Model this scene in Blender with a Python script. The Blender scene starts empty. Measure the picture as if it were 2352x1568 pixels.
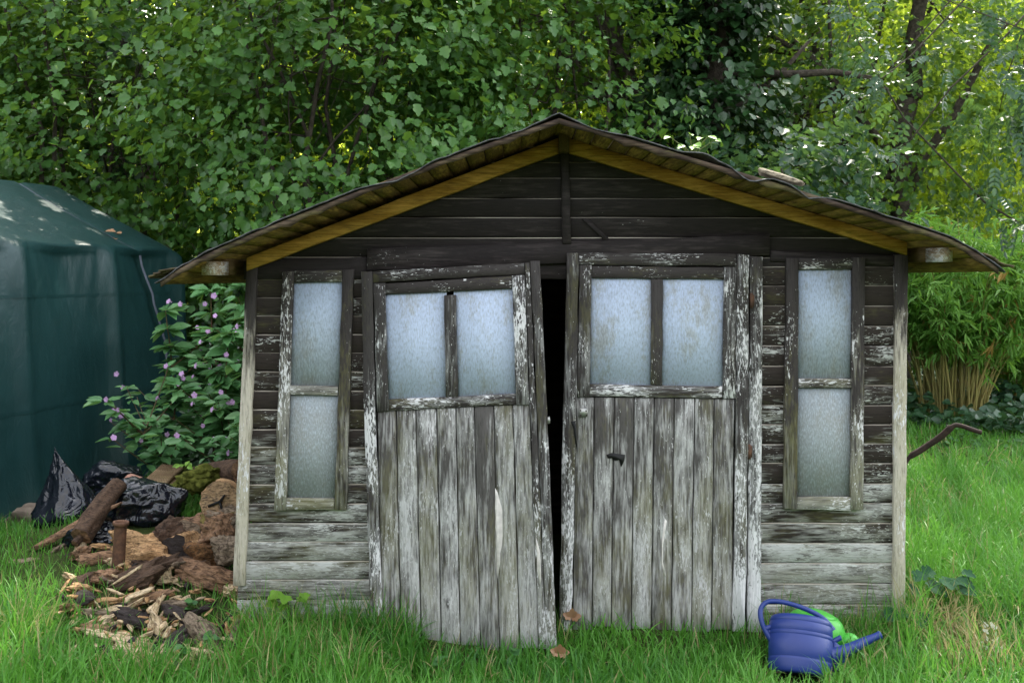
import bpy, bmesh, math, random
import numpy as np
from mathutils import Vector, Matrix, noise as mn

rng = np.random.default_rng(7)
random.seed(7)
C = bpy.context.scene.collection
# ------------------------------------------------------------------ survey
# the facade was measured on the photograph (2352 px wide); these turn measured points into metres
F, UC, VH, DIST, EYE = 2352.0, 1176.0, 640.0, 5.05, 1.685


def at(u, v, y=0.0):
    d = y + DIST
    return np.array([(u - UC) / F * d, y, EYE - (v - VH) / F * d])


def sstep(a, b, x):
    t = np.clip((x - a) / (b - a), 0, 1)
    return t * t * (3 - 2 * t)


def ground(x, y):
    x = np.asarray(x, float); y = np.asarray(y, float)
    z = -0.105 * (1 - sstep(-0.22, 0.06, y))
    z = z + 0.085 * (1 - sstep(-2.1, -1.2, x)) * (1 - sstep(1.0, 2.0, y))
    z = z + 0.16 * np.exp(-((x + 2.3) ** 2 / 0.55 + (y - 1.15) ** 2 / 0.45))
    z = z + 0.10 * sstep(2, 8, y) + 0.16 * np.maximum(0, y - 16) + 0.03 * np.maximum(0, np.abs(x) - 8)
    z = z + 0.012 * np.sin(3.1 * x + 1.3 * y) + 0.01 * np.sin(5.3 * y - 2.2 * x + 1)
    return z


def gpt(u, v):
    lo, hi = 2.5, 60.0
    for _ in range(50):
        m = (lo + hi) / 2
        p = at(u, v, m - DIST)
        if p[2] > ground(p[0], p[1]): lo = m
        else: hi = m
    return at(u, v, lo - DIST)


# ------------------------------------------------------------------ objects
def tag(o, label=None, cat=None, group=None, kind=None):
    if label: o['label'] = label
    if cat: o['category'] = cat
    if group: o['group'] = group
    if kind: o['kind'] = kind
    return o


def thing(name, label, cat, loc, group=None):
    o = bpy.data.objects.new(name, None); C.objects.link(o)
    o.empty_display_size = 0.1
    o.location = [float(a) for a in loc]
    return tag(o, label, cat, group)


def origin(o):
    p = Vector((0, 0, 0))
    while o is not None:
        p += o.location; o = o.parent
    return np.array(p)


def link(name, me, parent=None, loc=None):
    o = bpy.data.objects.new(name, me); C.objects.link(o)
    if parent is not None: o.parent = parent
    if loc is not None: o.location = [float(a) for a in loc]
    return o


def np_mesh(name, V, loops, starts, mat, parent=None, attrs=None, smooth=False, loc=None):
    """V in world metres; the mesh is stored relative to its parent (or to loc)"""
    me = bpy.data.meshes.new(name)
    off = origin(parent) if parent is not None else (np.array(loc, float) if loc is not None else np.zeros(3))
    V = np.asarray(V, np.float32) - off.astype(np.float32)
    me.vertices.add(len(V)); me.vertices.foreach_set('co', V.ravel())
    me.loops.add(len(loops)); me.loops.foreach_set('vertex_index', np.asarray(loops, np.int32))
    me.polygons.add(len(starts)); me.polygons.foreach_set('loop_start', np.asarray(starts, np.int32))
    me.update(calc_edges=True)
    for k, a in (attrs or {}).items():
        at_ = me.attributes.new(k, 'FLOAT', 'POINT'); at_.data.foreach_set('value', np.asarray(a, np.float32))
    if smooth: me.polygons.foreach_set('use_smooth', np.ones(len(starts), bool))
    me.materials.append(mat)
    return link(name, me, parent, loc if parent is None else None)


class MB:
    """collects pieces of one mesh"""
    def __init__(s): s.V = []; s.F = []; s.R = []; s.E = []; s.n = 0

    def add(s, V, Fs, r=None, e=None):
        V = [tuple(float(c) for c in p) for p in V]
        s.V += V; s.F += [[i + s.n for i in f] for f in Fs]; s.n += len(V)
        s.R += [random.random() if r is None else r] * len(V); s.E += [0.0] * len(V) if e is None else list(e)

    def build(s, name, mat, parent=None, smooth=False, loc=None):
        loops = [i for f in s.F for i in f]
        tot = [len(f) for f in s.F]
        starts = np.concatenate([[0], np.cumsum(tot)[:-1]])
        o = np_mesh(name, np.array(s.V), loops, starts, mat, parent, {'rnd': s.R, 'edge': s.E}, smooth, loc)
        b = bmesh.new(); b.from_mesh(o.data); bmesh.ops.recalc_face_normals(b, faces=b.faces); b.to_mesh(o.data); b.free()
        return o


def dens(poly, step=45, jit=0.7):
    out = []
    n = len(poly)
    for i in range(n):
        a, b = np.array(poly[i], float), np.array(poly[(i + 1) % n], float)
        L = np.hypot(*(b - a)); k = max(1, int(L / step)) if L > 60 else 1
        nrm = np.array([-(b - a)[1], (b - a)[0]]) / max(L, 1e-6)
        for j in range(k):
            p = a + (b - a) * j / k
            if j: p = p + nrm * random.gauss(0, jit)
            out.append(p)
    return out


def slab(mb, poly, y, th, jit=0.7, ch=1.0, step=45, r=None):
    """a board: outline measured on the picture (any winding), its face at depth y (number or function of v), th thick"""
    poly = [tuple(p) for p in poly]
    A = sum(poly[i][0] * poly[(i + 1) % len(poly)][1] - poly[(i + 1) % len(poly)][0] * poly[i][1] for i in range(len(poly)))
    if A < 0: poly = poly[::-1]
    P = dens(poly, step, jit); n = len(P)
    yf = y if callable(y) else (lambda u, v: y)
    inn = []
    for i in range(n):
        a, b, c = P[i - 1], P[i], P[(i + 1) % n]
        t1 = (b - a) / (np.hypot(*(b - a)) + 1e-9); t2 = (c - b) / (np.hypot(*(c - b)) + 1e-9)
        nn = np.array([-t1[1] - t2[1], t1[0] + t2[0]]); L = np.hypot(*nn) + 1e-9
        inn.append(b + nn / L * ch)
    V = [at(p[0], p[1], yf(p[0], p[1])) for p in inn]
    mid = [at(p[0], p[1], yf(p[0], p[1])) + np.array([0, .003, 0]) for p in P]
    back = [m + np.array([0, th - .003, 0]) for m in mid]
    Fs = [list(range(n))]
    for i in range(n):
        j = (i + 1) % n
        Fs.append([j, i, n + i, n + j]); Fs.append([n + j, n + i, 2 * n + i, 2 * n + j])
    Fs.append(list(range(2 * n, 3 * n))[::-1])
    mb.add(V + mid + back, Fs, r)


def box(mb, p0, p1, r=None):
    x0, y0, z0 = p0; x1, y1, z1 = p1
    V = [(x0, y0, z0), (x1, y0, z0), (x1, y1, z0), (x0, y1, z0), (x0, y0, z1), (x1, y0, z1), (x1, y1, z1), (x0, y1, z1)]
    mb.add(V, [[0, 3, 2, 1], [4, 5, 6, 7], [0, 1, 5, 4], [1, 2, 6, 5], [2, 3, 7, 6], [3, 0, 4, 7]], r)


def frame_of(t):
    t = t / (np.linalg.norm(t) + 1e-9)
    a = np.array([0, 0, 1.]) if abs(t[2]) < .9 else np.array([1., 0, 0])
    u = np.cross(t, a); u /= np.linalg.norm(u)
    return u, np.cross(t, u)


def tube(mb, pts, rad, seg=8, cap=True, wob=0.0, flat=1.0, r=None, nz=0.0):
    pts = [np.array(p, float) for p in pts]
    n = len(pts)
    rad = [rad] * n if np.isscalar(rad) else rad
    V = []; Fs = []
    pu = None
    for i in range(n):
        t = pts[min(i + 1, n - 1)] - pts[max(i - 1, 0)]
        t = t / (np.linalg.norm(t) + 1e-9)
        if pu is None: u, w = frame_of(t)
        else:
            u = pu - t * np.dot(pu, t); u /= np.linalg.norm(u) + 1e-9; w = np.cross(t, u)
        pu = u
        for k in range(seg):
            a = 2 * math.pi * k / seg
            q = rad[i] * (1 + (random.uniform(-wob, wob) if wob else 0))
            p = pts[i] + u * q * math.cos(a) + w * q * flat * math.sin(a)
            if nz: p = p + (u * math.cos(a) + w * math.sin(a)) * nz * mn.noise(Vector(p * 9))
            V.append(p)
    for i in range(n - 1):
        for k in range(seg):
            a, b = i * seg + k, i * seg + (k + 1) % seg
            Fs.append([a, b, b + seg, a + seg])
    if cap:
        Fs.append(list(range(seg))[::-1]); Fs.append(list(range((n - 1) * seg, n * seg)))
    mb.add(V, Fs, r)


def lathe(mb, prof, seg=32, M=None, sy=1.0, r=None):
    """profile [(radius, z)], M a 4x4 placing it"""
    V = []; Fs = []
    for (q, z) in prof:
        for k in range(seg):
            a = 2 * math.pi * k / seg
            p = Vector((q * math.cos(a), q * sy * math.sin(a), z))
            V.append(M @ p if M is not None else p)
    for i in range(len(prof) - 1):
        for k in range(seg):
            a, b = i * seg + k, i * seg + (k + 1) % seg
            Fs.append([a, b, b + seg, a + seg])
    mb.add(V, Fs, r)


# ------------------------------------------------------------------ materials
class NT:
    def __init__(s, name):
        s.m = bpy.data.materials.new(name); s.m.use_nodes = True
        s.t = s.m.node_tree; s.t.nodes.clear()
        s.out = s.t.nodes.new('ShaderNodeOutputMaterial')

    def n(s, typ, **kw):
        nd = s.t.nodes.new(typ)
        for k, v in kw.items(): setattr(nd, k, v)
        return nd

    def l(s, a, b): s.t.links.new(a, b)

    def set(s, sock, v):
        if hasattr(v, 'is_linked') or isinstance(v, bpy.types.NodeSocket): s.l(v, sock)
        else: sock.default_value = v

    def math(s, op, a, b=0.0, clamp=False):
        nd = s.n('ShaderNodeMath', operation=op, use_clamp=clamp)
        s.set(nd.inputs[0], a); s.set(nd.inputs[1], b)
        return nd.outputs[0]

    def mix(s, f, a, b, blend='MIX'):
        nd = s.n('ShaderNodeMix', data_type='RGBA', blend_type=blend)
        s.set(nd.inputs[0], f)
        for k, v in ((6, a), (7, b)):
            s.set(nd.inputs[k], v if not isinstance(v, tuple) else (*v, 1.0)[:4])
        return nd.outputs[2]

    def ramp(s, x, a, b, lo=0.0, hi=1.0):
        nd = s.n('ShaderNodeMapRange'); nd.clamp = True
        s.set(nd.inputs[0], x); s.set(nd.inputs[1], a); s.set(nd.inputs[2], b); s.set(nd.inputs[3], lo); s.set(nd.inputs[4], hi)
        return nd.outputs[0]

    def noise(s, vec, scale, detail=4, rough=.6, dist=0.0):
        nd = s.n('ShaderNodeTexNoise')
        s.l(vec, nd.inputs['Vector']); nd.inputs['Scale'].default_value = scale
        nd.inputs['Detail'].default_value = detail; nd.inputs['Roughness'].default_value = rough
        nd.inputs['Distortion'].default_value = dist
        return nd.outputs[0]

    def attr(s, name):
        nd = s.n('ShaderNodeAttribute'); nd.attribute_name = name
        return nd.outputs['Fac']

    def coord(s): return s.n('ShaderNodeTexCoord').outputs['Object']

    def vmul(s, v, k):
        nd = s.n('ShaderNodeVectorMath', operation='MULTIPLY'); s.l(v, nd.inputs[0]); nd.inputs[1].default_value = k
        return nd.outputs[0]

    def vshift(s, v, f, k):
        c = s.n('ShaderNodeCombineXYZ')
        for i in range(3): s.l(s.math('MULTIPLY', f, k[i]), c.inputs[i])
        nd = s.n('ShaderNodeVectorMath', operation='ADD'); s.l(v, nd.inputs[0]); s.l(c.outputs[0], nd.inputs[1])
        return nd.outputs[0]

    def bump(s, h, strength=.4, dist=.004):
        nd = s.n('ShaderNodeBump'); s.l(h, nd.inputs['Height'])
        nd.inputs['Strength'].default_value = strength; nd.inputs['Distance'].default_value = dist
        return nd.outputs[0]

    def pbsdf(s, col, rough=.7, spec=.3, normal=None, metal=0.0):
        b = s.n('ShaderNodeBsdfPrincipled')
        s.set(b.inputs['Base Color'], col if not isinstance(col, tuple) else (*col, 1.0)[:4])
        s.set(b.inputs['Roughness'], rough); s.set(b.inputs['Specular IOR Level'], spec); s.set(b.inputs['Metallic'], metal)
        if normal is not None: s.l(normal, b.inputs['Normal'])
        return b.outputs[0]

    def done(s, sh): s.l(sh, s.out.inputs[0]); return s.m


def wood(name, axis='z', dark=(.045, .038, .036), silver=(.36, .36, .352), paint=(.74, .73, .735), z0=1.75, z1=.05,
         silv=1.0, sbias=-.25, pbias=0.0, pz=0.0, moss=.25, warm=None, flake=105, mossz=1.0):
    """weathered boards: stained dark wood, silvered wood, flaking pale paint, algae"""
    t = NT(name); co = t.coord(); rnd = t.attr('rnd')
    v = t.vshift(co, rnd, (37., 11., 53.))
    st = {'z': ((1, 1, .09), (1, 1, .24), (1, 1, .34)), 'x': ((.09, 1, 1), (.24, 1, 1), (.34, 1, 1)), 'y': ((1, .09, 1), (1, .24, 1), (1, .34, 1))}[axis]
    fine = t.noise(t.vmul(v, st[0]), 150, 5, .7, .3)
    flk = t.noise(t.vmul(v, st[1]), flake, 4, .6, .25)
    pat = t.noise(t.vmul(v, st[2]), 11, 5, .6)
    big = t.noise(v, 2.6, 3, .5)
    sep = t.n('ShaderNodeSeparateXYZ'); t.l(co, sep.inputs[0])
    zf = t.ramp(sep.outputs[2], z0, z1)
    # silvering
    strk = t.noise(t.vmul(v, st[0]), 85, 3, .55, .15)
    s1 = t.math('MULTIPLY', zf, silv)
    s1 = t.math('ADD', s1, t.math('MULTIPLY', t.math('SUBTRACT', pat, .5), 2.9))
    s1 = t.math('ADD', s1, t.math('MULTIPLY', t.math('SUBTRACT', strk, .5), 2.8))
    s1 = t.math('ADD', s1, t.math('MULTIPLY', t.math('SUBTRACT', rnd, .5), .5))
    s1 = t.math('ADD', s1, sbias, True)
    col = t.mix(s1, dark, silver)
    if warm: col = t.mix(t.ramp(pat, .35, .75), col, warm)
    # grain
    col = t.mix(t.ramp(fine, .50, .64, 0, .62), col, t.mix(.8, col, (.012, .011, .011)))
    # knots
    vo = t.n('ShaderNodeTexVoronoi'); kv = t.vmul(v, tuple(1.0 if a == 1 else .45 for a in st[0])); t.l(kv, vo.inputs['Vector']); vo.inputs['Scale'].default_value = 6.5
    kn = t.ramp(t.math('ADD', vo.outputs['Distance'], t.math('MULTIPLY', t.math('SUBTRACT', flk, .5), .12)), .04, .10, .85, 0.0)
    col = t.mix(kn, col, (.022, .018, .016))
    # algae
    al = t.math('ADD', t.noise(t.vmul(v, st[2]), 6, 4, .6), t.math('MULTIPLY', zf, .16 * mossz))
    al = t.math('ADD', al, t.math('MULTIPLY', t.math('SUBTRACT', flk, .5), .5))
    col = t.mix(t.ramp(al, .56, .80, 0, moss), col, (.20, .19, .06))
    # paint: flakes and tiny flecks
    base = t.math('MULTIPLY', t.math('SUBTRACT', pat, .5), .95)
    base = t.math('ADD', base, t.math('MULTIPLY', t.math('SUBTRACT', big, .5), .5))
    base = t.math('ADD', base, t.math('MULTIPLY', t.math('SUBTRACT', rnd, .5), .13))
    base = t.math('ADD', t.math('ADD', base, pbias), t.math('MULTIPLY', zf, pz))
    p = t.math('ADD', flk, base)
    tiny = t.noise(t.vmul(v, st[1]), flake * 2.0, 2, .5, .2)
    p2 = t.math('ADD', tiny, t.math('MULTIPLY', base, .7))
    pf = t.math('MAXIMUM', t.ramp(p, .57, .585), t.ramp(p2, .595, .61, 0, .85))
    pc = t.mix(t.ramp(fine, .40, .62, 0, .55), paint, tuple(c * .5 for c in paint))
    col = t.mix(pf, col, pc)
    col = t.mix(t.attr('edge'), col, (.46, .41, .34))  # skylight caught on the board lips, painted in as a pale colour
    h = t.math('ADD', t.math('MULTIPLY', fine, -.6), t.math('MULTIPLY', pf, .5))
    return t.done(t.pbsdf(col, t.ramp(fine, .3, .7, .62, .85), .25, t.bump(h, .55, .003)))


def plain(name, col, rough=.6, spec=.4, var=.3, scale=14, bump=.0, bscale=60, col2=None, metal=0.0, bdist=.004):
    t = NT(name); co = t.coord()
    n = t.noise(co, scale, 5, .6)
    c = t.mix(t.ramp(n, .3, .7), tuple(a * (1 - var) for a in col), tuple(min(1, a * (1 + var)) for a in col) if col2 is None else col2)
    nr = t.bump(t.noise(co, bscale, 6, .65), bump, bdist) if bump else None
    return t.done(t.pbsdf(c, rough, spec, nr, metal))


def leaf_mat(name, ca, cb, tr, tmix=.42, rough=.42, spec=.35, dry=None):
    """two-sided leaves that let light through"""
    t = NT(name); r = t.attr('rnd')
    col = t.mix(r, ca, cb); trc = t.mix(r, tr, tuple(c * .7 for c in tr))
    if dry:
        d = t.attr('dry'); col = t.mix(d, col, dry); trc = t.mix(d, trc, dry)
    pb = t.pbsdf(col, rough, spec)
    tl = t.n('ShaderNodeBsdfTranslucent'); t.l(trc, tl.inputs[0])
    mx = t.n('ShaderNodeMixShader'); mx.inputs[0].default_value = tmix
    t.l(pb, mx.inputs[1]); t.l(tl.outputs[0], mx.inputs[2])
    return t.done(mx.outputs[0])


def glass_mat(name, base=(.33, .41, .52), dirt=(.20, .20, .17), amount=.0, low=(.20, .22, .22), z0=1.3, z1=.6, dscale=70, refl_fade=.0, tz=.0):
    """dirty textured panes that mirror the sky softly"""
    t = NT(name); co = t.coord(); r = t.attr('rnd'); v = t.vshift(co, r, (13, 5, 29))
    sep = t.n('ShaderNodeSeparateXYZ'); t.l(co, sep.inputs[0])
    st = t.noise(t.vmul(v, (1, 1, .38)), dscale, 6, .75)
    pt = t.noise(t.vmul(v, (1, 1, .5)), 7, 4, .6)
    d = t.math('ADD', st, t.math('MULTIPLY', t.math('SUBTRACT', pt, .5), 1.3))
    d = t.math('ADD', d, amount)
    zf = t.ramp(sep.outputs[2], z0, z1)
    col = t.mix(t.math('MULTIPLY', zf, refl_fade), base, low)  # duller reflection toward the bottom, painted into the pane colour
    dm = t.ramp(d, .46, .68, 0, .7)
    col = t.mix(dm, col, dirt)
    spk = t.noise(t.vmul(v, (1, 1, .3)), 190, 3, .6)
    col = t.mix(t.ramp(spk, .53, .66, 0, .30), col, tuple(min(1, c * 1.5) for c in base))
    col = t.mix(t.ramp(spk, .47, .38, 0, .32), col, tuple(c * .5 for c in dirt))
    nr = t.bump(t.noise(v, 120, 3, .6), .35, .002)
    return t.done(t.pbsdf(col, t.ramp(dm, 0, .8, .5, .75), .06, nr))


M = {}
M['wall'] = wood('wall_boards', 'x', dark=(.040, .030, .027), silver=(.47, .46, .44), paint=(.62, .615, .605), z0=1.25, z1=.15, sbias=-.40, silv=1.25, pbias=-.16, pz=.14, moss=.3)
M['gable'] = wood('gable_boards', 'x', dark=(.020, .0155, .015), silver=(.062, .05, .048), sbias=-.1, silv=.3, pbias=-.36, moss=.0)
M['post'] = wood('corner_post_wood', 'z', silver=(.54, .49, .41), z0=1.6, z1=1.1, silv=2.0, sbias=-.55, pbias=-.26, pz=.16, moss=.3)
M['doorframe'] = wood('door_frame_wood', 'z', dark=(.05, .044, .042), z0=1.72, z1=.2, sbias=-.22, silv=.95, pbias=-.125, pz=.15, moss=.28)
M['doorrail'] = wood('door_rail_wood', 'x', z0=1.75, z1=.6, sbias=-.2, silv=.7, pbias=-.13, pz=.10, moss=.45)
M['panel'] = wood('door_boards', 'z', dark=(.088, .081, .076), silver=(.45, .445, .432), paint=(.58, .575, .57), z0=1.2, z1=.10, sbias=.10, silv=.66, pbias=-.145, pz=.04, moss=.36)
M['winframe'] = wood('window_frame_wood', 'z', silver=(.30, .29, .25), z0=1.6, z1=.6, sbias=-.4, silv=1.25, pbias=-.16, pz=.10, moss=.45)
M['winrail'] = wood('window_rail_wood', 'x', silver=(.32, .31, .27), z0=1.6, z1=.7, sbias=-.35, silv=1.3, pbias=-.2, pz=.15, moss=.4)
M['rafter'] = wood('rafter_wood', 'x', dark=(.32, .165, .025), silver=(.58, .33, .075), sbias=.25, silv=.2, pbias=-.9, moss=.15, z0=2.4, z1=1.5)
M['soffit'] = wood('roof_board_wood', 'y', dark=(.10, .060, .012), silver=(.27, .175, .035), sbias=.1, silv=.3, pbias=-.7, moss=.2, z0=2.4, z1=1.6)
M['edge'] = wood('roof_edge_wood', 'x', dark=(.035, .022, .015), silver=(.12, .085, .055), sbias=-.05, silv=.5, pbias=-.5, moss=.5, z0=2.4, z1=1.6)
M['beam'] = wood('beam_dark_wood', 'y', dark=(.09, .055, .02), silver=(.16, .1, .045), sbias=.1, silv=.3, pbias=-.9, moss=.2)
M['beamend'] = wood('beam_pale_end', 'y', dark=(.35, .24, .14), silver=(.55, .48, .40), sbias=.3, silv=.2, pbias=-.02, moss=.0)
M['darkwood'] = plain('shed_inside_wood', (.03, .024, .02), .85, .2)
M['felt'] = plain('roof_felt', (.035, .036, .04), .75, .4, .5, 40, .6, 220, col2=(.12, .12, .125), bdist=.003)
M['pane_door'] = glass_mat('door_glass', (.45, .525, .66), (.33, .335, .31), -.04, dscale=58)
M['pane_win'] = glass_mat('window_glass', (.41, .485, .60), (.30, .31, .295), -.03, (.30, .33, .335), z0=1.55, z1=1.0, refl_fade=1.0, dscale=80)
M['steel'] = plain('bright_steel', (.34, .34, .32), .4, .5, .2, metal=.7)
M['rust'] = plain('rusty_iron', (.085, .048, .034), .8, .3, .45, 30, .5, 120, col2=(.17, .085, .05))
M['rustdark'] = plain('rusty_dark_iron', (.03, .019, .015), .8, .3, .4, 30, .4, 120, col2=(.05, .03, .022))
M['tar'] = plain('dark_tar_stain', (.012, .012, .012), .6, .3)
M['bare'] = plain('bare_split_wood', (.66, .62, .58), .75, .25, .18, 30, .3, 90)

# ------------------------------------------------------------------ ground
xs = np.concatenate([np.linspace(-160, -9, 16), np.linspace(-8, 8, 130), np.linspace(9, 160, 16)])
ys = np.concatenate([np.linspace(-160, -7, 14), np.linspace(-6, 10, 130), np.linspace(11, 160, 24)])
X, Y = np.meshgrid(xs, ys)
V = np.stack([X, Y, ground(X, Y)], -1).reshape(-1, 3)
nx, ny = len(xs), len(ys)
ii = (np.arange(ny - 1)[:, None] * nx + np.arange(nx - 1)[None]).ravel()
loops = np.stack([ii, ii + 1, ii + nx + 1, ii + nx], -1).ravel()
t = NT('lawn_soil'); co = t.coord()
n1 = t.noise(co, 1.2, 4); n2 = t.noise(co, 22, 6, .7); n3 = t.noise(co, 160, 4, .7)
gc = t.mix(t.ramp(n2, .35, .7), (.018, .03, .008), (.05, .075, .02))
gc = t.mix(t.ramp(n3, .45, .75, 0, .8), gc, (.07, .10, .025))
gc = t.mix(t.ramp(n1, .5, .7, 0, .5), gc, (.06, .05, .025))
M['ground'] = t.done(t.pbsdf(gc, .9, .1, t.bump(n3, .6, .02)))
g = np_mesh('ground', V, loops, np.arange(len(ii)) * 4, M['ground'], smooth=True)
tag(g, kind='structure')

# ------------------------------------------------------------------ the shed
shed = thing('garden_shed', 'weathered wooden garden shed with flaking paint, sagging double doors and low gabled roof', 'shed', (.32, 1.2, 0))


def lin(a, b, t): return a + (b - a) * t


def vline(p, q):
    """u of the slanted line p-q at height v"""
    return lambda v: p[0] + (q[0] - p[0]) * (v - p[1]) / (q[1] - p[1])


def board_h(mb, uL, uR, v0, v1, y, th=.018, lip=2.2, jit=.35):
    """a horizontal shiplap board: face v0..v1 with a bevelled top lip; uL,uR functions of v"""
    k = 7
    r = random.random()
    cols = []
    a0, a1 = random.gauss(0, .9), random.gauss(0, .9)
    for i in range(k + 1):
        s = i / k
        du = (a0 * (1 - s) + a1 * s)
        top, bot = v0 + du + random.gauss(0, jit), v1 - 1.7 + du + random.gauss(0, jit)
        col = []
        for (v, yy) in ((top, y + .007), (top + lip, y), (top + lip + .15, y), (bot - .6, y), (bot, y + .002), (bot, y + th)):
            u = lin(uL(v), uR(v), s)
            col.append(at(u, v, y) + np.array([0, yy - y, 0]))
        cols.append(col)
    V = [p for c in cols for p in c]; Fs = []
    for i in range(k):
        for j in range(5):
            a = i * 6 + j
            Fs.append([a, a + 1, a + 7, a + 6])
    lip_lit = [min(1, max(0, .45 + random.gauss(0, .35))) for _ in range(k + 1)]
    mb.add(V, Fs, r, [q for i in range(k + 1) for q in (lip_lit[i], lip_lit[i], 0, 0, 0, 0)])


lp0, lp1 = vline((565, 626), (536, 1313)), vline((590, 626), (564, 1313))
rp0, rp1 = vline((2057, 590), (2051, 1402)), vline((2086, 590), (2079, 1402))
dl = vline((830, 625), (850, 1400))            # left end of the doors
jr = vline((1752, 590), (1748, 1460))          # right jamb
w = MB()
jl = [640, 682, 725, 767, 810, 853, 897, 940, 984, 1026, 1069, 1112, 1156, 1200, 1243, 1288, 1330, 1378, 1424]
for a, b in zip(jl[:-1], jl[1:]):
    board_h(w, lambda v: lp0(v) + 12, lambda v: dl(v) + 22, a, b, 0.0)
w.build('wall', M['wall'], shed); w = MB()
jrr = [602, 611, 655, 702, 748, 793, 840, 885, 930, 973, 1018, 1063, 1110, 1155, 1200, 1247, 1293, 1340, 1388, 1436]
for a, b in zip(jrr[:-1], jrr[1:]):
    if b - a > 20: board_h(w, lambda v: jr(v) - 14, lambda v: rp0(v) + 12, a, b, 0.0)
w.build('wall', M['wall'], shed)
# gable: boards cut to the roof slope
gb = MB()
apx = (1296, 312)
sl = vline(apx, (545, 626)); sr = vline(apx, (2100, 604))
jg = [300, 336, 372, 409, 456, 499, 545, 590, 640]
for a, b in zip(jg[:-1], jg[1:]):
    uL, uR = (lambda v: max(560, sl(v) - 20)), (lambda v: min(2086, sr(v) + 20))
    board_h(gb, (lambda v: min(uL(v), 1296)), (lambda v: max(uR(v), 1299)), a, b if b < 640 else 642, .004)
gb.build('gable', M['gable'], shed)
lt = MB()
slab(lt, [(843, 572), (1768, 538), (1768, 585), (1300, 604), (843, 622)], -.022, .022)
lt.build('lintel', M['gable'], shed)
lt = MB(); slab(lt, [(560, 600), (843, 590), (843, 640), (560, 642)], -.010, .012); lt.build('trim_board', M['gable'], shed); lt = MB(); slab(lt, [(1770, 575), (2086, 588), (2086, 610), (1770, 600)], -.010, .012)
lt.build('trim_board', M['gable'], shed)
bt = MB(); slab(bt, [(1286, 300), (1306, 300), (1312, 560), (1292, 560)], -.030, .028)
bt.build('gable_batten', M['gable'], shed)
bt = MB(); slab(bt, [(1337, 502), (1350, 502), (1408, 556), (1394, 557)], -.012, .014)
bt.build('brace', M['gable'], shed)
for a, b, vb in ((lp0, lp1, 1345), (rp0, rp1, 1440)):
    p = MB(); vt = 612 if a is lp0 else 585
    slab(p, [(a(vt), vt), (b(vt), vt), (b(vb), vb), (a(vb), vb)], -.024, .06, .9)
    p.build('corner_post', M['post'], shed)
# the rest of the box
xl, xr, yb = -1.30, 1.945, 2.35


def roofz(x): return np.where(x < .21, 2.385 - .414 * (.21 - x), 2.385 - .348 * (x - .21))


for xw in (xl + .02, xr - .02):
    s_ = MB()
    for k in range(17):
        z0 = -.05 + k * .1
        box(s_, (xw - .01, .03, z0), (xw + .01, yb, z0 + .096))
    s_.build('side_wall', M['wall'], shed)
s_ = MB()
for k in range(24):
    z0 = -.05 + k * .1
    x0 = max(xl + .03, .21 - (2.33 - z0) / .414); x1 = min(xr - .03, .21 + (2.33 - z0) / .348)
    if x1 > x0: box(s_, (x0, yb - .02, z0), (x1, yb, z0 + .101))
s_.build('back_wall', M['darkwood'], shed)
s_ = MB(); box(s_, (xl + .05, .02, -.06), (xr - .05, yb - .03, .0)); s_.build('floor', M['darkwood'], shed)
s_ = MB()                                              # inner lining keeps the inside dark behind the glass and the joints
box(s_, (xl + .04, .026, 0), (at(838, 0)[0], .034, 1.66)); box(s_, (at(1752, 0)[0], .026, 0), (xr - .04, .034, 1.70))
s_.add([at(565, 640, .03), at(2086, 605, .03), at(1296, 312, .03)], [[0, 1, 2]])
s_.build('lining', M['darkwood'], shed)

# roof ------------------------------------------------------------
YF, YB = -.42, 2.7
RX, RZ = .212, 2.392
eL, eR = (-1.585, 1.655), (2.195, 1.712)
deck = MB()


def rz_side(side, s): 
    e = eL if side < 0 else eR
    dev = np.interp(s, [0, .25, .5, .75, .89, .95, 1, 1.05], [0, .024, .045, .060, .064, .040, 0, -.04] if side > 0 else [0, .024, .043, .048, .040, .024, 0, -.02])
    return np.array([RX + (e[0] - RX) * s, 0, RZ + (e[1] - RZ) * s + float(dev)])


for side in (-1, 1):
    nb = 21 if side < 0 else 23
    for k in range(nb):
        s0, s1 = k / nb, (k + 1) / nb - .0035
        a, b = rz_side(side, s0), rz_side(side, s1)
        d = (b - a) / np.linalg.norm(b - a); nrm = np.array([-d[2], 0, d[0]]) * (1 if side > 0 else -1)
        yf = YF + random.uniform(-.004, .012) + (.0 if random.random() > .15 else .02)
        q = [a, b, b + nrm * .018, a + nrm * .018]
        V = [p + np.array([0, yf, random.uniform(-.001, .001)]) for p in q] + [p + np.array([0, YB, 0]) for p in q]
        fs = [[0, 1, 2, 3], [5, 4, 7, 6], [1, 0, 4, 5], [2, 1, 5, 6], [3, 2, 6, 7], [0, 3, 7, 4]]
        deck.add(V, fs if side > 0 else [f[::-1] for f in fs])
roof = deck.build('roof', M['soffit'], shed)
for side in (-1, 1):                                   # thin ragged fascia strip under the felt along each verge
    st = MB(); N = 40; rows = []
    for k in range(N + 1):
        s = k / N
        p = rz_side(side, s); lo = .004 + .010 * (mn.noise(Vector((s * 22, side * 3, 0))) + .4) + (.012 if random.random() < .12 else 0)
        rows.append([p + np.array([0, YF - .012, -max(lo, .002)]), p + np.array([0, YF - .014, .016]), p + np.array([0, YF - .001, .016]), p + np.array([0, YF - .001, -max(lo, .002)])])
    fs = []
    for k in range(N):
        for j in range(4):
            a, b = k * 4 + j, k * 4 + (j + 1) % 4
            fs.append([a, b, b + 4, a + 4] if side < 0 else [a + 4, b + 4, b, a])
    fs += [[0, 1, 2, 3], [N * 4 + 3, N * 4 + 2, N * 4 + 1, N * 4]]
    st.add([p for r_ in rows for p in r_], fs)
    st.build('verge_strip', M['edge'], roof)
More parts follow.
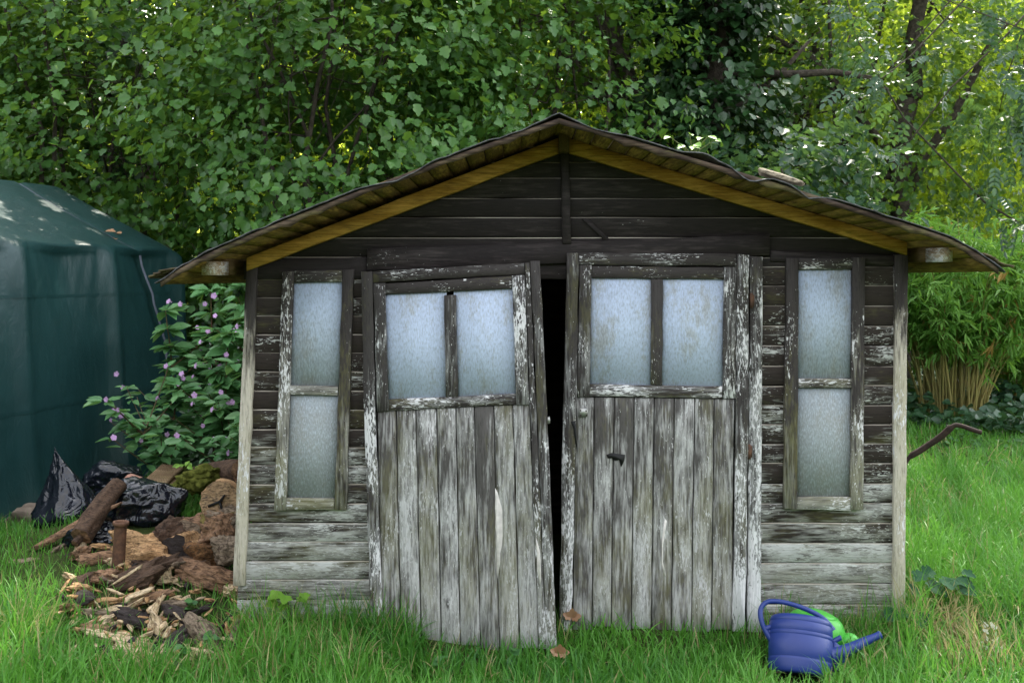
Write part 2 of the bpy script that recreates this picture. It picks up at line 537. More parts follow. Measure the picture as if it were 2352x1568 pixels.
# felt with loose, lifted and drooping front edge
NS, NY = 150, 34
fv = []
for i in range(NS + 1):
    q = -1 + 2 * i / NS
    side = -1 if q < 0 else 1
    s = min(abs(q) * 1.012, 1.012)
    p = rz_side(side, s)
    for j in range(NY + 1):
        f = (j / NY) ** 1.7
        yf = YF - .022 - .012 * mn.noise(Vector((q * 9, 0, 4))) + (.03 * max(0, mn.noise(Vector((q * 30, 5, 4)))) if abs(q) > .8 else 0)
        y = lin(yf, YB, f)
        z = p[2] + .025 + .004 * mn.noise(Vector((p[0] * 5, y * 5, 0)))
        z += .014 * max(0, 1 - abs(q) * 12)
        edge = max(0, 1 - (y - yf) / .10)
        droop = .022 * (mn.noise(Vector((q * 6.5, 1, 0))) + .12) + .010 * mn.noise(Vector((q * 24, 7, 0)))
        lift = (.030 * max(0, 1 - abs(q - .34) / .07) - .032 * max(0, 1 - abs(q - .43) / .05) - .022 * max(0, 1 - abs(q + .40) / .10)
                - .03 * max(0, 1 - abs(q - .56) / .045))
        z += edge * (-max(0, droop) + lift)
        fv.append((p[0], y, z))
ii = (np.arange(NS)[:, None] * (NY + 1) + np.arange(NY)[None]).ravel()
loops = np.stack([ii, ii + NY + 1, ii + NY + 2, ii + 1], -1).ravel()
fo = np_mesh('felt', fv, loops, np.arange(len(ii)) * 4, M['felt'], roof, {'rnd': np.zeros(len(fv))}, True)
md = fo.modifiers.new('thickness', 'SOLIDIFY'); md.thickness = .005; md.offset = 1
# curled shingle ends at both eaves
for side in (-1, 1):
    cu = MB()
    for k in range(6):
        s = .965 + .01 * k
        p = rz_side(side, s) + np.array([0, YF - .02 + .012 * k, .03 + .006 * k])
        dx = side * random.uniform(.03, .07)
        q = [p, p + np.array([dx, 0, -.012]), p + np.array([dx, .3, -.012]), p + np.array([0, .3, 0])]
        cu.add(q + [a + np.array([0, 0, .008]) for a in q], [[0, 1, 2, 3], [7, 6, 5, 4], [0, 4, 5, 1], [1, 5, 6, 2], [2, 6, 7, 3], [3, 7, 4, 0]])
    cu.build('eave_trim', M['edge'], roof)
# rafters in front of the gable
for poly in ([(1284, 316), (1284, 352), (566, 622), (566, 592)], [(1308, 318), (1308, 352), (2084, 586), (2084, 556)]):
    r_ = MB(); slab(r_, poly, -.045, .04, .6, step=70); r_.build('rafter', M['rafter'], shed)
r_ = MB(); slab(r_, [(1284, 296), (1308, 296), (1308, 348), (1284, 348)], -.12, .16, .3); r_.build('ridge_beam', M['beam'], shed)
for x0, x1, vt, vb in (((463 - UC) / F * 4.75, (500 - UC) / F * 4.75, 600, 632), ((2163 - UC) / F * 4.75, (2183 - UC) / F * 4.75, 568, 601)):
    zt, zb = EYE - (vt - VH) / F * 4.75, EYE - (vb - VH) / F * 4.75
    if x1 - x0 < .05: x1 = x0 + .05
    b_ = MB(); box(b_, (x0 + .006, -.12, zb + .004), (x1 - .006, 2.6, zt + .02)); b_.build('eave_beam', M['beam'], shed)
    b_ = MB(); box(b_, (x0, -.30, zb), (x1, -.115, zt)); b_.build('beam_end', M['beamend'], shed)

# windows ------------------------------------------------------------


def window(spec):
    fr = MB()
    for poly in spec['stiles']: slab(fr, poly, -.030, .034, .8)
    o = fr.build('window', M['winframe'], shed)
    for poly in spec['rails']:
        r_ = MB(); slab(r_, poly, -.026, .028, .5); r_.build('rail', M['winrail'], o)
    for poly in spec['panes']:
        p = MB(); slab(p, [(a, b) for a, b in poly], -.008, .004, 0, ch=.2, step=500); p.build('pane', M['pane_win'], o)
    return o


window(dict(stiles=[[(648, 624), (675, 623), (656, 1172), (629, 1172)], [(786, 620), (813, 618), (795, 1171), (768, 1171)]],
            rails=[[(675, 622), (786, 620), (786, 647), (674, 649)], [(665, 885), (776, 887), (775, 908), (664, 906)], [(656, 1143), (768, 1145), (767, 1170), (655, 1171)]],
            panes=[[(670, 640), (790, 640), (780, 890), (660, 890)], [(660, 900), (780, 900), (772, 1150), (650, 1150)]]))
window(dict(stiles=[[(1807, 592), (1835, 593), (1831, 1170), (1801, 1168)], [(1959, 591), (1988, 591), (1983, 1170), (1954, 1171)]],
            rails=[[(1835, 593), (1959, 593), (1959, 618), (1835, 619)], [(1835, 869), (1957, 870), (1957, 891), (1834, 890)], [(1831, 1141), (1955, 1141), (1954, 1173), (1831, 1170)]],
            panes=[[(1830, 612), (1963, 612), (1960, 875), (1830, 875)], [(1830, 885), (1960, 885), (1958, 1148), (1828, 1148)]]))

# doors ------------------------------------------------------------


def door(yfun, stiles, rails, mull, panes, seams_top, seams_bot, vt, vb, label):
    pn = MB()
    n = len(seams_top)
    for i in range(n - 1):
        a, b = seams_top[i], seams_top[i + 1]; c, d = seams_bot[i], seams_bot[i + 1]
        e = random.uniform(-8, 6)
        slab(pn, [(a + 1.3, vt(a)), (b - 1.3, vt(b)), (d - 1.3, vb + e), (c + 1.3, vb + e)], (lambda k: (lambda u, v: yfun(u, v) + .010 + k))(random.uniform(-.0015, .0015)), .016, .55, 1.2)
    # battens behind the boards so no light comes through
    slab(pn, [(seams_top[0] + 3, vt(seams_top[0])), (seams_top[-1] - 3, vt(seams_top[-1])), (seams_bot[-1] - 3, vb), (seams_bot[0] + 3, vb)], lambda u, v: yfun(u, v) + .03, .008, 0, step=900, r=.02)
    o = pn.build('door', M['panel'], shed)
    if label: o['label'] = label
    fr = MB()
    for poly in stiles: slab(fr, poly, (lambda k: (lambda u, v: yfun(u, v) - k))(random.uniform(0, .004)), .034, .8)
    fr.build('door_frame', M['doorframe'], o)
    for poly in rails:
        rl = MB(); slab(rl, poly, lambda u, v: yfun(u, v) + .002, .03, .6); rl.build('door_rail', M['doorrail'], o)
    ml = MB(); slab(ml, mull, lambda u, v: yfun(u, v) + .003, .026, .6); ml.build('mullion', M['doorframe'], o)
    for poly in panes:
        p = MB(); slab(p, poly, lambda u, v: yfun(u, v) + .018, .004, 0, ch=.2, step=500); p.build('pane', M['pane_door'], o)
    return o


yL = lambda u, v: -.045 - .165 * min(1.1, max(0, (u - 840) / 420))   # ajar: swung out on its left hinges
yR = lambda u, v: -.040 - .02 * max(0, (v - 600) / 890)
dL = door(yL,
          [[(829, 624), (855, 623), (862, 941), (880, 1460), (852, 1455), (836, 941)], [(857, 650), (884, 650), (893, 943), (866, 946)],
           [(1176, 633), (1205, 632), (1216, 929), (1186, 930)], [(1206, 604), (1216, 603), (1232, 941), (1255, 1490), (1238, 1489), (1217, 941)],
           [(1218, 599), (1240, 599), (1257, 941), (1280, 1497), (1256, 1495), (1233, 941)]],
          [[(856, 623), (1204, 604), (1205, 629), (857, 649)], [(885, 651), (1175, 634), (1176, 662), (885, 676)], [(893, 917), (1186, 904), (1187, 929), (893, 943)]],
          [(1020, 678), (1047, 677), (1052, 912), (1024, 914)],
          [[(880, 670), (1026, 666), (1028, 920), (888, 922)], [(1042, 664), (1180, 656), (1190, 912), (1040, 918)]],
          [866, 910, 955, 1003, 1047, 1089, 1134, 1178, 1217], [876, 921, 968, 1014, 1058, 1104, 1148, 1194, 1238],
          lambda u: 944 - (u - 866) * .044, 1488, 'door hanging askew and standing slightly ajar')
dR = door(yR,
          [[(1302, 581), (1329, 581), (1323, 988), (1313, 1450), (1285, 1450), (1293, 988)], [(1331, 609), (1359, 609), (1354, 912), (1325, 912)],
           [(1664, 613), (1692, 613), (1690, 915), (1660, 915)], [(1694, 583), (1721, 586), (1719, 988), (1712, 1450), (1683, 1450), (1691, 988)]],
          [[(1330, 581), (1692, 583), (1692, 611), (1330, 608)], [(1360, 611), (1663, 614), (1663, 641), (1360, 638)], [(1355, 882), (1659, 887), (1659, 915), (1355, 910)]],
          [(1496, 641), (1523, 641), (1521, 884), (1495, 883)],
          [[(1355, 632), (1505, 632), (1505, 890), (1348, 890)], [(1510, 633), (1668, 634), (1666, 894), (1510, 890)]],
          [1323, 1365, 1411, 1457, 1503, 1549, 1596, 1641, 1688], [1315, 1360, 1404, 1450, 1496, 1542, 1588, 1634, 1682],
          lambda u: 912 + (u - 1323) * .012, 1446, 'door standing nearly square in its frame')
j_ = MB(); slab(j_, [(1724, 588), (1752, 590), (1748, 1460), (1716, 1460)], -.030, .05, .7); j_.build('door_jamb', M['doorframe'], shed)
# fittings
h = MB(); slab(h, [(1328, 937), (1350, 937), (1350, 957), (1328, 957)], -.054, .004, 0, .3); hp = h.build('latch_plate', M['steel'], dR)
for (a, b) in ((1332, 941), (1345, 942), (1333, 952), (1346, 952)):
    h = MB(); slab(h, [(a, b), (a + 3, b), (a + 3, b + 3), (a, b + 3)], -.056, .003, 0, .2); h.build('screw', M['rustdark'], dR)
h = MB(); slab(h, [(1257, 958), (1263, 957), (1264, 972), (1258, 973)], yL(1260, 960) + .004, .02, 0, .3); h.build('latch_keep', M['steel'], dL)
for (u, v) in ((1726, 690), (1721, 1037)):
    h = MB(); tube(h, [at(u, v - 17, -.048), at(u, v + 17, -.048)], .008, 10); slab(h, [(u - 2, v - 13), (u + 7, v - 13), (u + 7, v + 13), (u - 2, v + 13)], -.043, .005, 0, .3); h.build('hinge', M['rust'], dR)
# split-off splinters and stains on the boards
h = MB(); slab(h, [(1137, 1120), (1144, 1132), (1154, 1172), (1155, 1230), (1149, 1290), (1143, 1330), (1141, 1270), (1139, 1190)], lambda u, v: yL(u, v) + .008, .003, 1.0, .4, 20); h.build('bare_patch', M['bare'], dL); h = MB()
slab(h, [(1231, 1232), (1240, 1265), (1243, 1330), (1241, 1345), (1234, 1310)], lambda u, v: yL(u, v) - .006, .003, 1.0, .4, 20); h.build('bare_patch', M['bare'], dL)
h = MB(); slab(h, [(1527, 1190), (1532, 1196), (1524, 1250), (1523, 1290), (1530, 1322), (1526, 1322), (1520, 1296), (1520, 1240)], lambda u, v: yR(u, v) + .008, .003, 1.0, .4, 20)
h.build('bare_patch', M['bare'], dR)
h = MB(); slab(h, [(1393, 1044), (1404, 1040), (1436, 1044), (1434, 1058), (1427, 1072), (1422, 1056), (1412, 1058), (1406, 1052), (1396, 1052)], lambda u, v: yR(u, v) + .007, .003, .8, .4, 12); h.build('tar_stain', M['tar'], dR); h = MB()
slab(h, [(1311, 968), (1322, 966), (1324, 1000), (1327, 1040), (1322, 1020), (1318, 985)], lambda u, v: yR(u, v) - .004, .003, .6, .4, 12)
h.build('tar_stain', M['tar'], dR)

#__PART2__
# ------------------------------------------------------------------ leaves
def unit(a): return a / (np.linalg.norm(a, axis=-1, keepdims=True) + 1e-9)


def leaf_shape(pts, fold=.12, curl=.08):
    """half outline (along, across) mirrored into two folded halves"""
    h = [(a, b) for a, b in pts]
    V = [(0, 0, 0)] + [(a, b, fold * b * 1.0 - curl * a * a) for a, b in h] + [(1, 0, -curl)] + [(a, -b, fold * b - curl * a * a) for a, b in h]
    n = len(h)
    return np.array(V, float), [[0] + list(range(1, n + 1)) + [n + 1], [0, n + 1] + list(range(2 * n + 1, n + 1, -1))]


LOBED = leaf_shape([(.02, .20), (.14, .42), (.34, .34), (.40, .50), (.62, .46), (.68, .26), (.84, .22)], .25, .18)
OVAL = leaf_shape([(.10, .14), (.35, .27), (.65, .22), (.88, .08)], .22, .2)
ROUND = leaf_shape([(.03, .26), (.25, .45), (.55, .42), (.82, .22)], .22, .2)
LANCE = leaf_shape([(.08, .06), (.35, .11), (.7, .07)], .2, .25)


def leaves(name, P, T, N, S, shape, mat, parent, rnd=None, width=1.0, extra=None):
    """P base, T direction, N normal, S size per leaf"""
    T = unit(T); N = unit(N - T * (N * T).sum(-1, keepdims=True)); B = np.cross(N, T)
    tv, tf = shape; k = len(tv); n = len(P)
    V = (P[:, None] + S[:, None, None] * (tv[None, :, 0, None] * T[:, None] + tv[None, :, 1, None] * width * B[:, None] + tv[None, :, 2, None] * N[:, None])).reshape(-1, 3)
    loc = np.concatenate([np.array(f) for f in tf]); L = len(loc)
    loops = (loc[None] + (np.arange(n) * k)[:, None]).ravel()
    st = np.cumsum([0] + [len(f) for f in tf])[:-1]
    starts = (st[None] + (np.arange(n) * L)[:, None]).ravel()
    rnd = rng.random(n) if rnd is None else rnd
    a = {'rnd': np.repeat(rnd, k)}
    for kk, vv in (extra or {}).items(): a[kk] = np.repeat(vv, k)
    return np_mesh(name, V, loops, starts, mat, parent, a)


def sprays(centers, outward, n_per, spread, size, flat=.35, droop=.35, light=None):
    """leaf clusters: each centre carries a flattened fan of leaves facing up and outward"""
    m = len(centers)
    c = np.repeat(centers, n_per, 0); o = np.repeat(unit(outward), n_per, 0)
    base = rng.normal(size=(m, 3)) * np.array([1, 1, .4]); base = np.repeat(unit(base + outward * .8), n_per, 0)
    d = rng.normal(size=c.shape)
    side = unit(np.cross(base, np.array([0, 0, 1.])))
    r = rng.normal(size=(len(c), 3)) * spread
    P = c + base * r[:, :1] * 1.2 + side * r[:, 1:2] * .8 + np.array([0, 0, 1.]) * r[:, 2:3] * flat
    P[:, 2] -= droop * spread * (r[:, 0] / spread) ** 2 * .5
    T = unit(base * .5 + o * .5 + d * .75 + np.array([0, 0, -.55]))
    N = unit(np.array([0, 0, 1.0]) + o * .75 + rng.normal(size=c.shape) * .45)
    S = size * rng.uniform(.5, 1.4, len(c))
    cr = np.repeat(rng.random(m), n_per)
    return P, T, N, S, np.clip(.6 * cr + .4 * rng.random(len(c)), 0, 1)


def limb(mb, a, b, r0, r1, bend=.15, n=7, seg=7):
    a, b = np.array(a, float), np.array(b, float)
    L = np.linalg.norm(b - a); off = rng.normal(size=3) * bend * L
    pts = [a + (b - a) * s + off * math.sin(math.pi * s) + rng.normal(size=3) * .012 * L for s in np.linspace(0, 1, n)]
    tube(mb, pts, [r0 + (r1 - r0) * s for s in np.linspace(0, 1, n)], seg, True, .06)
    return pts


bark = plain('bark_dark', (.035, .028, .022), .9, .15, .45, 22, .8, 45, col2=(.075, .062, .048), bdist=.02)
bark2 = plain('bark_grey', (.055, .045, .036), .9, .15, .4, 18, .8, 40, col2=(.10, .085, .065), bdist=.02)
L_hazel = leaf_mat('hazel_leaf', (.012, .048, .010), (.082, .195, .042), (.25, .43, .04), .30, .36, .32)
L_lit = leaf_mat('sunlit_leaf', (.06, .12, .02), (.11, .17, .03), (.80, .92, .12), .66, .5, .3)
L_oak = leaf_mat('oak_leaf', (.012, .046, .010), (.05, .13, .026), (.30, .46, .045), .34, .42, .3)
L_ivy = leaf_mat('ivy_leaf', (.014, .044, .014), (.034, .085, .026), (.06, .13, .02), .15, .32, .4)
L_ash = leaf_mat('ash_leaf', (.020, .056, .030), (.045, .105, .058), (.16, .30, .06), .28, .38, .45)
L_bamboo = leaf_mat('bamboo_leaf', (.11, .27, .045), (.20, .40, .075), (.28, .52, .06), .38, .45, .35, dry=(.42, .27, .07))
L_balsam = leaf_mat('balsam_leaf', (.075, .21, .075), (.15, .32, .12), (.20, .38, .09), .35, .36, .45)


def ellipsoid_pts(n, c, R, rmin=.45, power=.5, cut=None):
    """points through a crown, denser toward the outside, with a lumpy outline and gaps"""
    out = []
    ph = rng.uniform(0, 6, 6)
    while sum(len(o) for o in out) < n:
        d = unit(rng.normal(size=(n * 2, 3)))
        lump = 1 + .13 * np.sin(3 * d[:, 0] * 2 + ph[0]) + .12 * np.sin(4.3 * d[:, 2] * 2 + ph[1]) + .10 * np.sin(5 * d[:, 1] * 2 + 3 * d[:, 2] + ph[2])
        r = rmin + (1 - rmin) * rng.random(len(d)) ** power
        p = np.array(c) + d * (r * lump)[:, None] * np.array(R)
        gap = np.sin(p[:, 0] * 2.3 + ph[3]) + np.sin(p[:, 1] * 2.1 + ph[4]) + np.sin(p[:, 2] * 2.6 + ph[5]) + .7 * np.sin(p[:, 0] * 5.1 + p[:, 2] * 4.3)
        keep = gap > -1.15
        if cut is not None: keep &= cut(p)
        out.append(p[keep])
    p = np.concatenate(out)[:n]
    return p, unit((p - np.array(c)) / np.array(R))


SUN = Vector((.30, .82, 1.02)).normalized()
_S = np.array(SUN)
GAPS = [((rng.uniform(-4.6, -3.3), y_, 2.25), rng.uniform(.06, .14)) for y_ in rng.uniform(1.6, 4.4, 22)]           # where the sun breaks through: on the cover,
GAPS += [(gpt(rng.uniform(2095, 2340), v_), rng.uniform(.12, .30)) for v_ in rng.uniform(1040, 1330, 20)]            # on the lawn by the bamboo
GAPS += [(gpt(rng.uniform(0, 70), v_), rng.uniform(.10, .2)) for v_ in rng.uniform(1340, 1560, 8)]                   # and on the tuft at the edge
GAPS += [(gpt(2120, 1110), .3), (gpt(2180, 1180), .25)]


def sungap(p):
    k = np.ones(len(p), bool)
    for t_, r_ in GAPS:
        d = p - np.array(t_); a = d @ _S
        k &= ~((a > .4) & (((d - a[:, None] * _S) ** 2).sum(-1) < r_ * r_))
    return k


def notshed(p):
    """keeps foliage off the shed, the tarpaulin and the ground"""
    s = (p[:, 0] > -1.9) & (p[:, 0] < 2.5) & (p[:, 1] < 2.95) & (p[:, 2] < 2.9)
    tp = (p[:, 0] < -2.75) & (p[:, 1] < 5.0) & (p[:, 2] < 2.75)
    return ~s & ~tp & (p[:, 2] > .15) & sungap(p)


def tree(name, label, base, crown_c, crown_R, nclus, nper, size, shape, leafm, barkm, stems=1, r0=.12, spread=.22, group=None, rmin=.4, cat='tree',
         lean=(0, 0), limbs=9, width=1.0, power=.5, part='trunk'):
    bz = float(ground(base[0], base[1]))
    o = thing(name, label, cat, (base[0], base[1], bz), group)
    b = np.array([base[0], base[1], bz - .1])
    cc, R = np.array(crown_c, float), np.array(crown_R, float)
    tr = MB()
    for k in range(stems):
        a = 2 * math.pi * k / max(stems, 1) + rng.uniform(0, 1)
        s0 = b + (np.array([math.cos(a), math.sin(a), 0]) * .22 if stems > 1 else 0)
        top = cc + (np.array([math.cos(a) * R[0] * .5, math.sin(a) * R[1] * .4, R[2] * rng.uniform(.2, .7)]) if stems > 1 else np.array([lean[0], lean[1], R[2] * .6]))
        pts = limb(tr, s0, top, r0, r0 * .25, .05, 9, 9)
        for j in range(limbs if stems == 1 else 3):
            i = rng.integers(3, 8)
            d = unit(rng.normal(size=3) * np.array([1, 1, .35]) + np.array([0, 0, .25]))
            e = cc + d * R * rng.uniform(.55, .85)
            q = limb(tr, pts[i], e, r0 * (.5 - .04 * i), r0 * .08, .12, 6, 6)
            for _ in range(2):
                m = q[rng.integers(2, 5)]
                limb(tr, m, m + rng.normal(size=3) * R * .25, r0 * .14, r0 * .04, .1, 4, 5)
    tr.build(part, barkm, o, True)
    P, O = ellipsoid_pts(nclus, cc, R, rmin, power, notshed)
    a = sprays(P, O, nper, spread, size)
    kp = notshed(a[0]); a = [q[kp] for q in a]
    leaves('crown', a[0], a[1], a[2], a[3], shape, leafm, o, a[4], width)
    return o


HB = 'hazel bushes growing behind the shed'
tree('hazel_bush', 'dense hazel bush directly behind the green tarpaulin cover', (-4.5, 6.4), (-4.5, 6.3, 2.8), (2.4, 1.7, 4.3), 1300, 17, .082, LOBED, L_hazel, bark, 6, .04, .20, HB, cat='bush', part='stem')
tree('hazel_bush', 'shaded hazel bush at the far side of the tarpaulin ridge near the picture corner', (-6.6, 7.4), (-6.6, 7.3, 2.6), (2.0, 1.3, 3.3), 800, 17, .082, LOBED, L_hazel, bark, 5, .04, .20, HB, cat='bush', part='stem')
tree('hazel_bush', 'tall hazel bush with broad leaves filling the space between tarpaulin and shed gable', (-1.9, 5.4), (-1.9, 5.3, 3.6), (2.2, 1.9, 3.6), 1550, 17, .082, LOBED, L_hazel, bark, 6, .04, .20, HB, cat='bush', part='stem')
tree('hazel_bush', 'hazel bush rising straight behind the ridge of the shed roof', (.2, 6.1), (.2, 6.0, 3.6), (1.7, 1.6, 3.8), 1000, 17, .080, LOBED, L_hazel, bark, 6, .04, .20, HB, cat='bush', part='stem')
tree('dark_tree', 'dark shaded tree in the upper corner beyond the hazel by the tarpaulin', (-6.2, 8.8), (-5.6, 8.8, 5.4), (2.7, 2.0, 3.6), 800, 16, .10, LOBED, L_ivy, bark, 1, .17, .3, rmin=.3)
tree('oak_tree', 'large oak with crooked dark limbs against bright sunlit leaves', (4.9, 11.0), (4.4, 10.6, 5.0), (3.4, 2.2, 3.5), 850, 17, .085, LOBED, L_oak, bark, 1, .24, .3, rmin=.45, limbs=14)
tree('ash_sapling', 'small dark leaved sapling just behind the slope of the shed roof carrying the loose plank', (2.5, 4.8), (2.5, 4.8, 1.95), (1.2, .8, 1.15), 230, 14, .095, LOBED, L_ash, bark, 3, .03, .16, cat='bush', part='stem')
tree('shade_tree', 'mature tree behind the hazels whose trunk shows through gaps', (-1.6, 10.5), (-1.6, 10.3, 7.0), (3.4, 2.4, 4.4), 650, 17, .12, LOBED, L_oak, bark, 1, .22, .36, rmin=.4)
tree('shade_tree', 'tall tree standing behind the shed ridge, leaning branches dark', (1.0, 9.2), (.6, 9.4, 7.4), (2.1, 2.0, 3.6), 420, 16, .11, LOBED, L_oak, bark2, 1, .19, .34, rmin=.4, lean=(-1.0, 0))
# ivy-clad trunk behind the right slope of the roof
bz = float(ground(2.35, 7.2))
iv = thing('ivy_tree', 'thick tree trunk wholly clad in dark ivy beside the bright oak', 'tree', (2.35, 7.2, bz))
tr = MB(); ip = limb(tr, (2.35, 7.2, bz - .1), (2.3, 7.3, 8.5), .22, .14, .02, 10, 12)
limb(tr, (2.2, 7.2, 2.6), (.75, 7.3, 5.4), .13, .08, .05, 8, 8); limb(tr, (2.3, 7.2, 3.6), (3.6, 7.3, 4.6), .07, .02, .1, 6, 6); limb(tr, (2.3, 7.2, 4.2), (4.6, 7.6, 4.0), .06, .02, .12, 8, 6)
tr.build('trunk', bark, iv, True)
n = 1500
zz = rng.uniform(.2, 8.3, n); aa = rng.uniform(0, 2 * math.pi, n); rr = (.50 + .34 * np.sin(zz * 1.9 + 1) ** 2 + .12 * np.sin(3 * aa + zz)) * rng.uniform(.7, 1.15, n)
P = np.stack([2.33 + np.cos(aa) * rr, 7.25 + np.sin(aa) * rr, zz], -1); O = np.stack([np.cos(aa), np.sin(aa), 0 * aa + .1], -1)
a = sprays(P, O, 17, .14, .095); leaves('crown', a[0], a[1], a[2], a[3], ROUND, L_ivy, iv, a[4])
# trunk beyond the bamboo
bz = float(ground(5.35, 9.0))
tk = thing('field_maple', 'tree with stout dark trunk rising just beyond the shed eave and bamboo', 'tree', (5.35, 9.0, bz))
tr = MB(); limb(tr, (5.35, 9.0, bz - .1), (5.4, 9.0, 4.2), .16, .12, .02, 8, 10)
for e in ((3.6, 8.9, 4.4), (4.2, 8.6, 5.6), (6.8, 9, 5.2), (5.0, 9.3, 6.6), (3.4, 9, 3.4), (2.9, 9, 5.3)):
    limb(tr, (5.37, 9, rng.uniform(2.2, 3.6)), e, .075, .02, .14, 8, 7)
limb(tr, (5.4, 9.0, 4.0), (5.3, 8.0, 9.5), .12, .04, .04, 8, 8)
tr.build('trunk', bark, tk, True)
P, O = ellipsoid_pts(400, (5.3, 9.0, 4.9), (2.3, 1.5, 2.5), .4, .5, notshed); P2, O2 = ellipsoid_pts(230, (4.7, 7.6, 8.6), (3.0, 2.6, 2.4), .2, .6, lambda p: p[:, 2] > 5.6); P = np.concatenate([P, P2]); O = np.concatenate([O, O2]); a = sprays(P, O, 16, .22, .085); leaves('crown', a[0], a[1], a[2], a[3], LOBED, L_oak, tk, a[4])  # second, higher crown is added above the view to shade the lawn

# ash tree with pinnate leaves, near, beyond the right end of the roof
bz = float(ground(5.7, 4.6))
ash = thing('ash_tree', 'ash tree with blue-green feathered leaves hanging over the bamboo', 'tree', (5.7, 4.6, bz))
tr = MB(); sp = limb(tr, (5.7, 4.6, bz - .1), (5.2, 4.7, 6.4), .06, .03, .03, 8, 8)
P, O = ellipsoid_pts(260, (4.55, 4.5, 3.9), (1.35, 1.0, 2.3), .25, .6, lambda p: (p[:, 2] > 2.0 + .25 * np.sin(p[:, 0] * 4)) & notshed(p))
for k in range(0, 260, 9): limb(tr, sp[rng.integers(2, 7)], P[k], .012, .004, .12, 5, 5)
tr.build('trunk', bark2, ash, True)
LP, LT, LN, LS, LR = [], [], [], [], []
for k in range(260):
    for q in range(3):
        p0 = P[k] + rng.normal(size=3) * .12; d = unit(O[k] + rng.normal(size=3) * .7 + np.array([0, 0, -.25])); up = unit(np.array([0, 0, 1.]) + rng.normal(size=3) * .35)
        sd = unit(np.cross(d, up)); up = np.cross(sd, d); L = rng.uniform(.2, .32); cr = rng.random()
        for i in range(5):
            s = (i + .7) / 5
            pp = p0 + d * L * s - np.array([0, 0, .1 * L * s * s])
            for sg in ((-1, 1) if i < 4 else (0,)):
                LP.append(pp); LT.append(d * (.55 if sg else 1) + sd * sg * .85 + np.array([0, 0, -.25])); LN.append(up); LS.append(rng.uniform(.06, .085)); LR.append(.6 * cr + .4 * rng.random())
LP, LT, LN, LS, LR = map(np.array, (LP, LT, LN, LS, LR)); kp = sungap(LP)
leaves('crown', LP[kp], LT[kp], LN[kp], LS[kp], OVAL, L_ash, ash, LR[kp])

# sunlit trees further off
FT = 'sunlit trees beyond the garden'
far = [(-12.5, 17, 5.5, 4.8, 'furthest sunlit tree past the tarpaulin, mostly hidden'), (-7.5, 15.5, 6.0, 4.2, 'sunlit tree glimpsed behind the dark corner tree'),
       (-3.2, 18, 6.5, 4.6, 'sunlit tree glimpsed in gaps of the tall hazel'), (1.2, 16.5, 6.2, 4.0, 'sunlit tree behind the shed ridge'),
       (5.4, 16.5, 6.0, 3.8, 'bright yellow-green tree glowing behind the oak limbs'), (9.6, 17.5, 6.2, 4.4, 'bright yellow-green tree glowing behind the ash'),
       (14.5, 16, 6.2, 4.6, 'sunlit tree beyond the bamboo at the edge of view'),
       (3.5, 24, 8.5, 5.5, 'tall sunlit tree filling the gap between ivy tree and oak, further back'), (9.0, 25, 8.5, 6, 'tall sunlit tree behind the oak, further back'), (15, 25, 8.5, 6, 'tall sunlit tree behind the ash, further back'), (-5, 25, 8.5, 7, 'tall sunlit tree far behind the hazels')]
for i, (x, y, h, r, lb) in enumerate(far):
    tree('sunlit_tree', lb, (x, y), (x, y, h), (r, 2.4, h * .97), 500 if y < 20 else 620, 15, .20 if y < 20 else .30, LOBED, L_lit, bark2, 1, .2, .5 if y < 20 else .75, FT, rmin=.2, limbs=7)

# bamboo ------------------------------------------------------------
bc = gpt(2185, 957)
bam = thing('bamboo_clump', 'leafy bamboo clump with tan canes growing beside the shed', 'plant', bc)
cm = MB(); LP, LT, LN, LS, LR, LD = [], [], [], [], [], []
for k in range(130):
    a = rng.uniform(0, 2 * math.pi); q = .30 * math.sqrt(rng.random())
    b = bc + np.array([math.cos(a) * q * 1.15, math.sin(a) * q, -.05])
    b[2] = ground(b[0], b[1]) - .03
    out = np.array([math.cos(a), math.sin(a), 0]) * rng.uniform(.15, 1.25) + rng.normal(size=3) * np.array([.35, .3, 0])
    H = rng.uniform(1.9, 3.0)
    pts = [b + out * s ** 1.6 * .95 + np.array([0, 0, H * (s - .22 * s ** 3)]) for s in np.linspace(0, 1, 9)]
    tube(cm, pts, [.0115 * (1 - .65 * s) for s in np.linspace(0, 1, 9)], 5, False)
    for j in range(34):
        s = rng.uniform(.44, 1); i = min(7, int(s * 8)); p = pts[i] + (pts[i + 1] - pts[i]) * rng.random() + rng.normal(size=3) * .10
        d = unit(rng.normal(size=3) * np.array([1, 1, .5]) + np.array([0, -.25, -.2])); cr = rng.random(); dry = float(rng.random() < .035)
        for m in range(5):
            LP.append(p + d * .03 * m); LT.append(d + rng.normal(size=3) * .55 + np.array([0, 0, -.35])); LN.append(np.array([0, -.3, 1.]) + rng.normal(size=3) * .4); LS.append(rng.uniform(.09, .16)); LR.append(cr); LD.append(dry)
M['cane'] = plain('bamboo_cane', (.42, .31, .10), .5, .4, .3, 25, 0, col2=(.26, .26, .08))
cm.build('cane', M['cane'], bam, True)
leaves('foliage', np.array(LP), np.array(LT), np.array(LN), np.array(LS), LANCE, L_bamboo, bam, np.array(LR), .9, {'dry': np.array(LD)})
